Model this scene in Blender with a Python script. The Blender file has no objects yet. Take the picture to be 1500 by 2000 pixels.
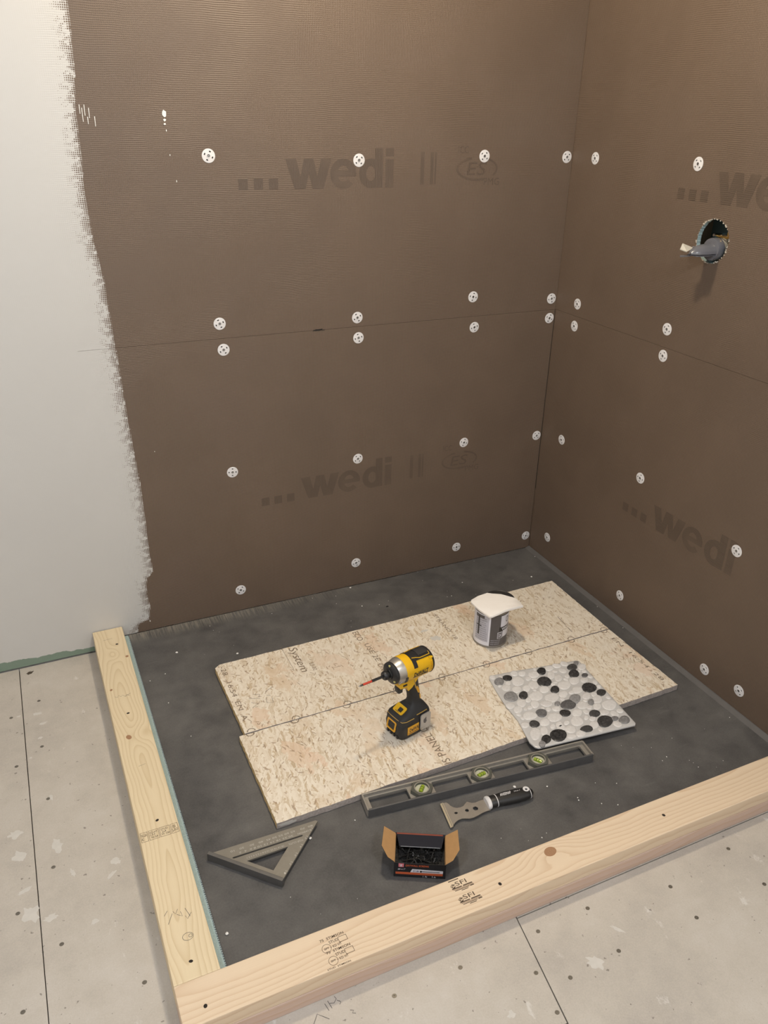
import bpy, bmesh, math, random
from mathutils import Vector, Matrix, Euler
random.seed(7)
PI = math.pi
scene = bpy.context.scene
C = scene.collection

# ------------------------------------------------------------------ camera
cam_d = bpy.data.cameras.new('camera')
cam_d.sensor_fit = 'VERTICAL'; cam_d.sensor_height = 24.0
cam_d.lens = 1578.4 / 2000 * 24.0
cam_d.clip_start = 0.02
cam = bpy.data.objects.new('camera', cam_d); C.objects.link(cam)
cam.location = (-1.6779, -2.2559, 1.4993)
cam.rotation_euler = (1.1113, -0.0189, -0.4280)
scene.camera = cam

# ------------------------------------------------------------------ light and exposure
scene.view_settings.view_transform = 'Standard'
scene.view_settings.look = 'None'
scene.view_settings.gamma = 1.0
scene.view_settings.use_curve_mapping = False
scene.view_settings.exposure = 0.0
world = bpy.data.worlds.new('room_air'); scene.world = world; world.use_nodes = True
world.node_tree.nodes['Background'].inputs[0].default_value = (0.9, 0.92, 1.0, 1)
world.node_tree.nodes['Background'].inputs[1].default_value = 0.02

CEIL = 2.42
def lamp(name, loc, power, color, radius, angle, blend):
    d = bpy.data.lights.new(name, 'SPOT'); d.energy = power; d.color = color
    d.shadow_soft_size = radius; d.spot_size = angle; d.spot_blend = blend
    o = bpy.data.objects.new(name, d); C.objects.link(o); o.location = loc
    return o
LAMPS = [('shower_downlight', (-0.88, -0.66), 94, (1.0, 0.86, 0.65), 0.085), ('room_fill_light', (-2.35, -2.0), 108, (0.88, 0.93, 1.0), 0.12), ('room_fill_light', (-1.05, -2.75), 108, (0.88, 0.93, 1.0), 0.12)]  # room light split up to soften shadows; the last lamp is added
for n_, (x, y), w, c, r in LAMPS: lamp(n_, (x, y, CEIL - 0.02), w, c, r, math.radians(176), 0.3)

# ------------------------------------------------------------------ node helper
class Mat:
    def __init__(s, name, rough=0.5, metal=0.0, spec=0.5):
        s.mat = bpy.data.materials.new(name); s.mat.use_nodes = True
        s.t = s.mat.node_tree; s.b = s.t.nodes['Principled BSDF']
        s.b.inputs['Roughness'].default_value = rough
        s.b.inputs['Metallic'].default_value = metal
        s.b.inputs['Specular IOR Level'].default_value = spec
        s._co = None
    def n(s, typ, props=None, **inp):
        nd = s.t.nodes.new(typ)
        for k, v in (props or {}).items(): setattr(nd, k, v)
        for k, v in inp.items(): s.put(nd.inputs[k.replace('_', ' ') if k.replace('_', ' ') in nd.inputs else k], v)
        return nd
    def put(s, sock, v):
        if hasattr(v, 'is_output'): s.t.links.new(v, sock)
        elif isinstance(v, (tuple, list)) and sock.type == 'RGBA' and len(v) == 3: sock.default_value = (*v, 1)
        else: sock.default_value = v
    @property
    def co(s):
        if s._co is None: s._co = s.n('ShaderNodeTexCoord').outputs['Object']
        return s._co
    def m(s, op, a, b=0.0, c=0.0, clamp=False):
        nd = s.t.nodes.new('ShaderNodeMath'); nd.operation = op; nd.use_clamp = clamp
        for i, v in enumerate((a, b, c)): s.put(nd.inputs[i], v)
        return nd.outputs[0]
    def xyz(s, v=None):
        nd = s.n('ShaderNodeSeparateXYZ'); s.put(nd.inputs[0], s.co if v is None else v); return nd.outputs
    def vec(s, x, y, z):
        nd = s.n('ShaderNodeCombineXYZ')
        for i, v in enumerate((x, y, z)): s.put(nd.inputs[i], v)
        return nd.outputs[0]
    def scale(s, v, sc, rot=0.0, loc=(0, 0, 0)):
        nd = s.n('ShaderNodeMapping'); s.put(nd.inputs[0], v); nd.inputs['Scale'].default_value = sc
        nd.inputs['Rotation'].default_value = (0, 0, rot); nd.inputs['Location'].default_value = loc
        return nd.outputs[0]
    def noise(s, v, scale, detail=3, rough=0.55):
        nd = s.n('ShaderNodeTexNoise'); s.put(nd.inputs['Vector'], v)
        nd.inputs['Scale'].default_value = scale; nd.inputs['Detail'].default_value = detail
        nd.inputs['Roughness'].default_value = rough
        return nd.outputs[0]
    def sm(s, v, a, b, lo=0.0, hi=1.0):
        nd = s.n('ShaderNodeMapRange', {'interpolation_type': 'SMOOTHSTEP'})
        s.put(nd.inputs[0], v)
        for i, q in enumerate((a, b, lo, hi)): s.put(nd.inputs[i + 1], q)
        return nd.outputs[0]
    def mix(s, f, a, b, mode='MIX'):
        nd = s.n('ShaderNodeMix', {'data_type': 'RGBA', 'blend_type': mode})
        s.put(nd.inputs[0], f); s.put(nd.inputs[6], a); s.put(nd.inputs[7], b)
        return nd.outputs[2]
    def ramp(s, v, stops):
        nd = s.n('ShaderNodeValToRGB'); s.put(nd.inputs[0], v); e = nd.color_ramp.elements
        while len(e) < len(stops): e.new(0.5)
        for q, (p, c) in zip(e, stops):
            q.position = p; q.color = (*c, 1) if isinstance(c, tuple) else (c, c, c, 1)
        return nd.outputs[0]
    def color(s, v): s.put(s.b.inputs['Base Color'], v); return s
    def rough(s, v): s.put(s.b.inputs['Roughness'], v); return s
    def bump(s, v, dist, strength=1.0):
        nd = s.n('ShaderNodeBump'); s.put(nd.inputs['Height'], v)
        nd.inputs['Distance'].default_value = dist; nd.inputs['Strength'].default_value = strength
        s.t.links.new(nd.outputs[0], s.b.inputs['Normal']); return s

def plain(name, col, rough=0.5, metal=0.0, spec=0.5, var=0.12, scale=60, bump=0.0):
    h = Mat(name, rough, metal, spec)
    k = h.noise(h.co, scale, 3)
    h.color(h.mix(k, tuple(c * (1 - var) for c in col), tuple(min(1, c * (1 + var)) for c in col)))
    if bump: h.bump(k, bump)
    return h.mat

# ------------------------------------------------------------------ geometry helpers
def mesh(bm, name='m'):
    bmesh.ops.recalc_face_normals(bm, faces=bm.faces)
    me = bpy.data.meshes.new(name); bm.to_mesh(me); bm.free(); return me
def obj(name, me, mat, parent=None, loc=(0, 0, 0), rot=(0, 0, 0), smooth=False):
    if isinstance(me, bmesh.types.BMesh): me = mesh(me, name)
    o = bpy.data.objects.new(name, me); C.objects.link(o)
    if mat is not None and not me.materials:
        for q in (mat if isinstance(mat, (list, tuple)) else [mat]): me.materials.append(q)
    o.parent = parent; o.location = loc; o.rotation_euler = rot
    if smooth:
        for p in me.polygons: p.use_smooth = True
        try: me.set_sharp_from_angle(angle=math.radians(40))
        except Exception: pass
    return o
def thing(name, label, cat, loc=(0, 0, 0), rotz=0.0, group=None):
    o = bpy.data.objects.new(name, None); C.objects.link(o)
    o.empty_display_size = 0.02
    o.location = loc; o.rotation_euler = (0, 0, rotz)
    return tag(o, label, cat, group)
def tag(o, label, cat, group=None, kind=None):
    o['label'] = label; o['category'] = cat
    if group: o['group'] = group
    if kind: o['kind'] = kind
    return o
def struct(o): o['kind'] = 'structure'; return o

def add_box(bm, x0, x1, y0, y1, z0, z1, bev=0.0):
    r = bmesh.ops.create_cube(bm, size=1.0)
    for v in r['verts']:
        v.co = Vector(((x0 + x1) / 2 + v.co.x * (x1 - x0), (y0 + y1) / 2 + v.co.y * (y1 - y0), (z0 + z1) / 2 + v.co.z * (z1 - z0)))
    if bev:
        es = list({e for v in r['verts'] for e in v.link_edges})
        bmesh.ops.bevel(bm, geom=es, offset=bev, segments=2, profile=0.6, affect='EDGES')
def box(x0, x1, y0, y1, z0, z1, bev=0.0):
    bm = bmesh.new(); add_box(bm, x0, x1, y0, y1, z0, z1, bev); return bm
def plate(outer, holes=(), z0=0.0, z1=0.01, bm=None, mat_side=0, mat_hole=0):
    """flat shape with holes in the XY plane, z0..z1"""
    bm = bm or bmesh.new(); loops = []
    for z in (z0, z1):
        es = []
        for k, lp in enumerate([outer, *holes]):
            vs = [bm.verts.new((x, y, z)) for x, y in lp]
            es += [bm.edges.new((vs[i], vs[(i + 1) % len(vs)])) for i in range(len(vs))]
            loops.append((k, vs))
        bmesh.ops.triangle_fill(bm, use_beauty=True, use_dissolve=False, edges=es)
    n = len(holes) + 1
    for i in range(n):
        a, b = loops[i][1], loops[i + n][1]
        for j in range(len(a)):
            f = bm.faces.new((a[j], a[(j + 1) % len(a)], b[(j + 1) % len(a)], b[j]))
            f.material_index = mat_hole if i else mat_side
    return bm
def circle(cx, cy, r, n=24, ry=None, a0=0.0):
    ry = r if ry is None else ry
    return [(cx + r * math.cos(a0 + 2 * PI * i / n), cy + ry * math.sin(a0 + 2 * PI * i / n)) for i in range(n)]
def rrect(x0, x1, y0, y1, r, n=4):
    out = []
    for cx, cy, a in ((x1 - r, y1 - r, 0), (x0 + r, y1 - r, PI / 2), (x0 + r, y0 + r, PI), (x1 - r, y0 + r, 1.5 * PI)):
        for i in range(n + 1):
            t = a + i * PI / 2 / n; out.append((cx + r * math.cos(t), cy + r * math.sin(t)))
    return out
def loft(rings, bm=None, cap=True):
    bm = bm or bmesh.new(); vs = [[bm.verts.new(p) for p in r] for r in rings]
    n = len(vs[0])
    for a, b in zip(vs, vs[1:]):
        for i in range(n): bm.faces.new((a[i], a[(i + 1) % n], b[(i + 1) % n], b[i]))
    if cap:
        bm.faces.new(vs[0]); bm.faces.new(vs[-1])
    return bm
def sup(cx, cy, z, rx, ry, e=4, n=32):
    out = []
    for i in range(n):
        t = 2 * PI * i / n; c, s = math.cos(t), math.sin(t)
        out.append((cx + rx * math.copysign(abs(c) ** (2 / e), c), cy + ry * math.copysign(abs(s) ** (2 / e), s), z))
    return out
def lathe_x(prof, cz=0.0, cy=0.0, n=32, sq=1.0, bm=None):
    """prof: (x, r) pairs, axis along x"""
    return loft([[(x, cy + r * math.cos(2 * PI * i / n), cz + sq * r * math.sin(2 * PI * i / n)) for i in range(n)] for x, r in prof], bm)
def lathe_z(prof, n=32, bm=None, cx=0, cy=0):
    return loft([[(cx + r * math.cos(2 * PI * i / n), cy + r * math.sin(2 * PI * i / n), z) for i in range(n)] for r, z in prof], bm)
def tube(pts, r, n=6, bm=None, closed=False):
    pts = [Vector(p) for p in pts]; rings = []; m = len(pts)
    for i, p in enumerate(pts):
        d = (pts[min(i + 1, m - 1)] - pts[max(i - 1, 0)]).normalized()
        a = d.orthogonal().normalized() if abs(d.z) > 0.95 else d.cross(Vector((0, 0, 1))).normalized()
        b = d.cross(a)
        rings.append([p + r * (math.cos(2 * PI * k / n) * a + math.sin(2 * PI * k / n) * b) for k in range(n)])
    return loft(rings, bm)
def ribbon(pts, w, z, bm=None):
    """flat stroke on a horizontal surface"""
    bm = bm or bmesh.new(); pts = [Vector((*p, z)) for p in pts]; L = []
    for i, p in enumerate(pts):
        d = (pts[min(i + 1, len(pts) - 1)] - pts[max(i - 1, 0)]).normalized(); s = Vector((-d.y, d.x, 0)) * w / 2
        L.append((bm.verts.new(p + s), bm.verts.new(p - s)))
    for a, b in zip(L, L[1:]): bm.faces.new((a[0], a[1], b[1], b[0]))
    return bm
_txt = {}
def text_mesh(s, w, h, bold=0.0, depth=0.0, shear=0.0):
    """lettering scaled to a w x h box with its corner at 0,0"""
    cu = bpy.data.curves.new('lettering', 'FONT'); cu.body = s; cu.size = 1; cu.offset = bold; cu.shear = shear
    cu.resolution_u = 3; cu.space_character = 1.0 + bold * 1.5; cu.space_line = 0.85
    o = bpy.data.objects.new('lettering', cu); C.objects.link(o)
    dg = bpy.context.evaluated_depsgraph_get()
    me = bpy.data.meshes.new_from_object(o.evaluated_get(dg))
    bpy.data.objects.remove(o); bpy.data.curves.remove(cu)
    me.materials.clear()
    xs = [v.co.x for v in me.vertices]; ys = [v.co.y for v in me.vertices]
    x0, x1, y0, y1 = min(xs), max(xs), min(ys), max(ys)
    for v in me.vertices: v.co = ((v.co.x - x0) / (x1 - x0) * w, (v.co.y - y0) / (y1 - y0) * h, depth)
    return me
def basis(o, origin, right, up):
    r = Vector(right).normalized(); u = Vector(up).normalized(); n = r.cross(u)
    m = Matrix((r, u, n)).transposed().to_4x4(); m.translation = Vector(origin); o.matrix_local = m
    return o
def lettering(name, s, w, h, mat, parent, origin, right, up, bold=0.0, shear=0.0):
    o = obj(name, text_mesh(s, w, h, bold, 0.0, shear), mat, parent)
    return basis(o, origin, right, up)
def letters(name, s, w, h, mat, parent, origin, right, up, bold=0.0, shear=0.0):
    """the same, with every letter a mesh of its own"""
    me = text_mesh(s, w, h, bold, 0.0, shear); bm = bmesh.new(); bm.from_mesh(me); bpy.data.meshes.remove(me)
    left = set(bm.verts); groups = []
    while left:
        st = [left.pop()]; isl = []
        while st:
            v = st.pop(); isl.append(v)
            for e in v.link_edges:
                q = e.other_vert(v)
                if q in left: left.remove(q); st.append(q)
        x0 = min(v.co.x for v in isl); x1 = max(v.co.x for v in isl)
        for g_ in groups:
            if min(x1, g_[1]) - max(x0, g_[0]) > 0.5 * min(x1 - x0, g_[1] - g_[0]):
                g_[0] = min(g_[0], x0); g_[1] = max(g_[1], x1); g_[2] += isl; break
        else: groups.append([x0, x1, isl])
    for x0, x1, isl in groups:
        ids = set(isl); b2 = bmesh.new(); mp = {v: b2.verts.new(v.co) for v in isl}
        for f in bm.faces:
            if f.verts[0] in ids: b2.faces.new([mp[v] for v in f.verts])
        basis(obj(name, b2, mat, parent), origin, right, up)
    bm.free()
def copy_tree(o, parent=None):
    c = o.copy(); C.objects.link(c); c.parent = parent
    for ch in [q for q in bpy.data.objects if q.parent == o]: copy_tree(ch, c)
    return c

# ------------------------------------------------------------------ materials of the setting
PAINT = [(-1.439,1.713),(-1.439,1.673),(-1.442,1.622),(-1.443,1.581),(-1.449,1.528),(-1.452,1.49),(-1.455,1.429),(-1.454,1.384),(-1.459,1.314),(-1.455,1.254),(-1.454,1.193),(-1.447,1.155),(-1.44,1.103),(-1.438,1.044),(-1.434,0.934),(-1.431,0.873),(-1.428,0.781),(-1.424,0.696),(-1.418,0.587),(-1.413,0.507),(-1.411,0.395),(-1.412,0.308),(-1.408,0.206),(-1.428,0.19),(-1.435,0.132),(-1.429,0.081),(-1.438,0.039),(-1.472,0.031),(-1.476,0.01)]
WALL = (0.130, 0.088, 0.060)
def membrane(name, axis, factor=1.0, paint=False):
    """grey-brown mortar membrane over a woven mesh; paint: white paint brushed over its left end"""
    h = Mat(name, 0.56, 0, 0.7)
    x, y, z = h.xyz()
    u = x if axis == 'x' else y
    wob = h.m('MULTIPLY', h.m('SUBTRACT', h.noise(h.co, 9, 2), 0.5), 0.012)
    def rib(c, pitch, sharp):
        w = h.m('SINE', h.m('MULTIPLY', h.m('ADD', c, wob), 2 * PI / pitch))
        return h.m('POWER', h.m('ADD', h.m('MULTIPLY', w, 0.5), 0.5), sharp)
    ribs = h.m('MAXIMUM', h.m('MULTIPLY', rib(u, 0.0046, 2.0), h.sm(h.noise(h.co, 5, 3), 0.35, 0.65, 0.35, 1)),
               h.m('MULTIPLY', rib(z, 0.0046, 2.0), h.sm(h.noise(h.scale(h.co, (1, 1, 1), 0, (3, 7, 1)), 5, 3), 0.35, 0.65, 0.35, 1)))
    big = h.noise(h.co, 2.6, 4); fine = h.noise(h.co, 260, 2)
    val = h.m('ADD', h.m('MULTIPLY', big, 0.22), h.m('ADD', h.m('MULTIPLY', ribs, 0.26), h.m('MULTIPLY', fine, 0.20)))
    val = h.m('MULTIPLY', h.m('ADD', val, 0.65), factor)
    col = h.mix(1.0, WALL, h.vec(val, val, val), 'MULTIPLY')
    hgt = h.m('ADD', ribs, h.m('MULTIPLY', fine, 0.6))
    if paint:
        zr = h.m('DIVIDE', z, 1.72, clamp=True)
        st = sorted([(max(0, pz / 1.72), (px + 1.6) / 0.3) for px, pz in PAINT])
        edge = h.ramp(zr, st)
        xe = h.m('SUBTRACT', h.m('MULTIPLY', edge, 0.3), 1.6)
        rag = h.m('MULTIPLY', h.m('SUBTRACT', h.noise(h.scale(h.co, (40, 40, 120)), 1.0, 4, 0.7), 0.5), 0.010)
        d = h.m('ADD', h.m('SUBTRACT', xe, u), rag)
        cell = h.m('MULTIPLY', rib(u, 0.0046, 0.7), rib(z, 0.0046, 0.7))
        dry = h.m('MULTIPLY', h.m('MULTIPLY', cell, h.sm(h.noise(h.scale(h.co, (48, 48, 62)), 1.0, 4, 0.65), 0.36, 0.60)), 0.044)
        mask = h.sm(h.m('SUBTRACT', d, dry), -0.0006, 0.0012)
        pn = h.noise(h.co, 4, 3)
        white = h.mix(pn, (0.52, 0.505, 0.485), (0.56, 0.545, 0.52))
        # bare green board along the ragged bottom of the painted board
        gl = h.m('ADD', h.m('MULTIPLY', h.noise(h.vec(h.m('MULTIPLY', x, 16), 0.0, 3.0), 1.0, 4, 0.65), 0.030), -0.031)
        gl = h.m('ADD', gl, h.m('MULTIPLY', h.m('SUBTRACT', -1.62, x), 0.055))
        green = h.sm(h.m('SUBTRACT', gl, z), -0.0008, 0.0008)
        white = h.mix(green, white, (0.185, 0.25, 0.195))
        col = h.mix(mask, col, white)
        hgt = h.mix(mask, hgt, h.m('MULTIPLY', ribs, h.sm(d, 0.02, 0.10, 0.6, 0.05)))
        h.rough(h.m('ADD', h.m('MULTIPLY', mask, -0.06), 0.56))
    h.color(col); h.bump(hgt, 0.0009, 0.6)
    return h.mat
m_back = membrane('membrane_back', 'x', paint=True)
m_right = membrane('membrane_right', 'y')
m_print_b = membrane('membrane_print_back', 'x', 0.76)
m_print_b2 = membrane('membrane_faint_print_back', 'x', 0.80)
m_print_r = membrane('membrane_print_right', 'y', 0.76)
m_foam = plain('blue_foam', (0.37, 0.48, 0.48), 0.8, var=0.25, scale=300, bump=0.001)
m_dark = plain('dark_gap', (0.012, 0.011, 0.010), 0.9)
m_plaster = plain('painted_plaster', (0.72, 0.70, 0.67), 0.8, var=0.03, scale=8)
m_white = plain('white_paint', (0.80, 0.78, 0.74), 0.45, var=0.04)

def pan_material():
    h = Mat('pan_membrane', 0.55, 0, 0.45)
    x, y, z = h.xyz()
    a = h.noise(h.co, 3.2, 5, 0.62); b = h.noise(h.co, 17, 4, 0.6); f = h.noise(h.co, 240, 2)
    v = h.m('ADD', h.m('MULTIPLY', a, 0.55), h.m('ADD', h.m('MULTIPLY', b, 0.30), h.m('MULTIPLY', f, 0.16)))
    col = h.ramp(v, [(0.32, (0.040, 0.039, 0.040)), (0.50, (0.090, 0.085, 0.082)), (0.68, (0.140, 0.132, 0.124))])
    # chalky rubbed streaks of exposed mesh along the back edge at the left
    st = h.noise(h.vec(h.m('MULTIPLY', x, 170), h.m('MULTIPLY', y, 9), 0.0), 1.0, 3, 0.7)
    em = h.m('MULTIPLY', h.sm(y, -0.065, -0.004), h.sm(x, -0.55, -1.35))
    em = h.m('MULTIPLY', em, h.sm(st, 0.36, 0.70))
    col = h.mix(em, col, (0.27, 0.245, 0.20))
    sc = h.noise(h.scale(h.co, (6, 34, 1), 0.8), 1.0, 4, 0.7)
    col = h.mix(h.m('MULTIPLY', h.sm(sc, 0.62, 0.78), 0.35), col, (0.20, 0.19, 0.18))
    h.color(col); h.rough(h.m('ADD', h.m('MULTIPLY', b, 0.25), 0.42))
    h.bump(h.m('ADD', f, h.m('MULTIPLY', b, 0.6)), 0.0007, 0.5)
    return h.mat
m_pan = pan_material()

def cement_material():
    h = Mat('cement_board', 0.8, 0, 0.3)
    a = h.noise(h.co, 2.1, 5, 0.6); b = h.noise(h.co, 13, 5, 0.65); f = h.noise(h.co, 300, 2)
    v = h.m('ADD', h.m('MULTIPLY', a, 0.45), h.m('ADD', h.m('MULTIPLY', b, 0.35), h.m('MULTIPLY', f, 0.20)))
    col = h.ramp(v, [(0.30, (0.36, 0.325, 0.29)), (0.52, (0.475, 0.43, 0.375)), (0.75, (0.56, 0.52, 0.475))])
    sp = h.noise(h.scale(h.co, (9, 5, 1), 0.5), 1.6, 6, 0.72)
    col = h.mix(h.m('MULTIPLY', h.sm(sp, 0.63, 0.70), 0.75), col, (0.62, 0.59, 0.55))
    x, y, z = h.xyz()
    g = h.m('MAXIMUM', h.sm(h.m('SINE', h.m('MULTIPLY', x, 2 * PI / 0.0254)), 0.97, 1.0), h.sm(h.m('SINE', h.m('MULTIPLY', y, 2 * PI / 0.0254)), 0.97, 1.0))
    col = h.mix(h.m('MULTIPLY', g, h.sm(h.noise(h.co, 6, 2), 0.45, 0.7, 0.0, 0.10)), col, (0.60, 0.56, 0.48))
    dk = h.noise(h.co, 95, 2, 0.5)
    col = h.mix(h.m('MULTIPLY', h.sm(dk, 0.71, 0.76), 0.7), col, (0.16, 0.14, 0.12))
    h.color(col); h.bump(h.m('ADD', b, f), 0.0006, 0.5)
    return h.mat
m_cement = cement_material()

def wood_material(name, seed, light, dark, v0, depth, ring=115.0, knots=()):
    h = Mat(name, 0.62, 0, 0.3)
    x, y, z = h.xyz()
    s = h.vec(h.m('MULTIPLY', x, 1.6), h.m('MULTIPLY', y, 2.0), seed)
    wob = h.m('MULTIPLY', h.m('SUBTRACT', h.noise(s, 1.0, 3, 0.5), 0.5), 0.085)
    w2 = h.m('MULTIPLY', h.m('SUBTRACT', h.noise(h.vec(h.m('MULTIPLY', x, 9), h.m('MULTIPLY', y, 30), seed + 5), 1.0, 2), 0.5), 0.010)
    vv = h.m('ADD', h.m('SUBTRACT', y, v0), h.m('ADD', wob, w2))
    dd = h.m('ADD', h.m('MULTIPLY', h.m('SUBTRACT', h.noise(h.vec(h.m('MULTIPLY', x, 1.1), 4.0, seed + 9), 1.0, 2), 0.5), 0.16), depth)
    zz = h.m('SUBTRACT', z, dd)
    r = h.m('SQRT', h.m('ADD', h.m('MULTIPLY', vv, vv), h.m('MULTIPLY', zz, zz)))
    for ku, kv, kr in knots:
        du = h.m('DIVIDE', h.m('SUBTRACT', x, ku), kr * 2.0); dv = h.m('DIVIDE', h.m('SUBTRACT', y, kv), kr)
        g = h.m('EXPONENT', h.m('MULTIPLY', h.m('ADD', h.m('MULTIPLY', du, du), h.m('MULTIPLY', dv, dv)), -0.5))
        r = h.m('ADD', r, h.m('MULTIPLY', g, kr * 1.6))
    ph = h.m('FRACT', h.m('MULTIPLY', r, ring))
    line = h.m('POWER', ph, 3.0)
    line = h.m('MULTIPLY', line, h.sm(ph, 1.0, 0.90))
    fib = h.noise(h.scale(h.co, (14, 420, 420)), 1.0, 3, 0.6)
    tone = h.noise(h.scale(h.co, (2, 14, 14)), 1.0, 3)
    col = h.mix(h.m('MULTIPLY', line, 0.75), light, dark)
    col = h.mix(h.m('MULTIPLY', fib, 0.35), col, tuple(c * 0.80 for c in light))
    col = h.mix(h.m('MULTIPLY', tone, 0.22), col, tuple(min(1, c * 1.18) for c in light))
    h.color(col); h.bump(h.m('ADD', fib, line), 0.0003, 0.5)
    return h.mat
m_knot = None
def osb_material(name, seed):
    """pale pressed strands lying every way, a few broad flakes, thin dark slivers"""
    h = Mat(name, 0.7, 0, 0.3)
    def strands(rot, sx, sy, off, warp=0.9):
        p = h.scale(h.scale(h.co, (1, 1, 1), rot, (seed + off, off * 1.7, 0)), (sx, sy, 1))
        wv = h.vec(h.m('MULTIPLY', h.noise(h.co, 60, 2), warp), h.m('MULTIPLY', h.noise(h.scale(h.co, (1, 1, 1), 0, (4, 4, 0)), 75, 2), warp * 2.2), 0.0)
        nd = h.n('ShaderNodeVectorMath', {'operation': 'ADD'}); h.put(nd.inputs[0], p); h.put(nd.inputs[1], wv)
        v = h.n('ShaderNodeTexVoronoi', {'voronoi_dimensions': '2D'}); h.put(v.inputs['Vector'], nd.outputs[0]); v.inputs['Scale'].default_value = 1.0
        sep = h.n('ShaderNodeSeparateColor'); h.put(sep.inputs[0], v.outputs['Color'])
        return sep.outputs
    L = [strands(*q) for q in ((0.35, 48, 230, 0.3), (-0.75, 55, 260, 3.4), (1.25, 42, 210, 6.5), (2.1, 60, 280, 9.6), (1.65, 34, 190, 12.7))]
    val = L[0][0]
    for q in L[1:]:
        k = h.m('GREATER_THAN', q[1], 0.62)
        val = h.m('ADD', h.m('MULTIPLY', q[0], k), h.m('MULTIPLY', val, h.m('SUBTRACT', 1.0, k)))
    fib = h.noise(h.co, 320, 3, 0.6)
    v2 = h.m('ADD', h.m('MULTIPLY', val, 0.78), h.m('MULTIPLY', fib, 0.30))
    col = h.ramp(v2, [(0.07, (0.40, 0.29, 0.18)), (0.19, (0.53, 0.425, 0.30)), (0.36, (0.645, 0.555, 0.44)), (0.62, (0.70, 0.62, 0.51)), (1.0, (0.74, 0.67, 0.565))])
    # broad peach flakes
    F = strands(1.35, 9, 26, 2.2, 0.5)
    fl = h.m('MULTIPLY', h.m('GREATER_THAN', F[1], 0.88), h.sm(h.noise(h.co, 22, 4, 0.6), 0.38, 0.5))
    col = h.mix(h.m('MULTIPLY', fl, 0.65), col, h.mix(F[0], (0.62, 0.49, 0.35), (0.66, 0.475, 0.35)))
    blotch = h.noise(h.co, 9, 5, 0.65)
    col = h.mix(h.sm(blotch, 0.57, 0.74, 0.0, 0.40), col, (0.50, 0.345, 0.20))
    dust = h.noise(h.scale(h.co, (1, 1, 1), 0, (5, 2, 0)), 4, 4, 0.6)
    col = h.mix(h.sm(dust, 0.48, 0.72, 0.0, 0.45), col, (0.69, 0.63, 0.55))
    for rot, o_, t in ((1.15, 0.0, 0.982), (0.4, 8.0, 0.992), (2.2, 15.0, 0.990), (1.6, 22.0, 0.986)):
        D = strands(rot, 85, 330, 20 + o_, 1.0)
        col = h.mix(h.m('MULTIPLY', h.m('GREATER_THAN', D[1], t), 0.62), col, (0.27, 0.18, 0.11))
    h.color(col); h.bump(v2, 0.0004, 0.5)
    return h.mat

# ------------------------------------------------------------------ the setting
ZF = -0.036          # cement board floor; the pan top is z = 0
XL, YF = -3.2, -3.6  # the room goes on behind the camera
# back wall: core, painted board at the left, membrane boards stacked in the shower
wall_back = struct(obj('wall_back', box(XL, 0.12, 0.0135, 0.11, ZF - 0.02, CEIL), m_plaster))
def board_xz(name, x0, x1, z0, z1, mat):
    o = obj(name, box(x0, x1, 0.0, 0.0127, z0, z1), mat, wall_back); return o
board_xz('drywall_panel', XL, -1.531, ZF + 0.004, CEIL, m_back)
low_b = board_xz('backer_panel', -1.531, -0.0022, 0.001, 0.9140, m_back)
up_b = board_xz('backer_panel', -1.531, -0.0008, 0.9147, 1.828, m_back)
board_xz('backer_panel', -1.531, -0.0008, 1.829, CEIL, m_back)
# right wall with the sawn hole for the valve
HY, HZ, HR = -0.630, 1.217, 0.0535
wr = plate([(YF, ZF - 0.02), (0.0, ZF - 0.02), (0.0, CEIL), (YF, CEIL)], [rrect(HY - 0.11, HY + 0.11, HZ - 0.2, HZ + 0.2, 0.005)], 0.0135, 0.10)
TOW = Matrix(((0, 0, 1, 0), (1, 0, 0, 0), (0, 1, 0, 0), (0, 0, 0, 1)))   # plate (a,b,h) -> (x=h, y=a, z=b)
bmesh.ops.transform(wr, matrix=TOW, verts=wr.verts)
wall_right = struct(obj('wall_right', wr, m_plaster))
def board_yz(name, y0, y1, z0, z1, holes=()):
    bm = plate([(y0, z0), (y1, z0), (y1, z1), (y0, z1)], holes, 0.0, 0.0127, mat_hole=1)
    bmesh.ops.transform(bm, matrix=TOW, verts=bm.verts)
    return obj(name, bm, [m_right, m_foam], wall_right)
rag = []
for i in range(96):
    a = 2 * PI * i / 96; rr = HR * (1 + random.uniform(-0.022, 0.022)); rag.append((HY + rr * math.cos(a), HZ + rr * math.sin(a) * 1.02))
low_r = board_yz('backer_panel', -1.5, 0.0122, 0.001, 0.9140)
up_r = board_yz('backer_panel', -1.5, 0.0122, 0.9147, 1.828, [rag])
board_yz('backer_panel', -1.5, 0.0122, 1.829, CEIL)
obj('drywall_panel', box(0.0, 0.0127, YF, -1.5005, ZF + 0.004, CEIL, 0.0006), m_white, wall_right)
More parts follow.
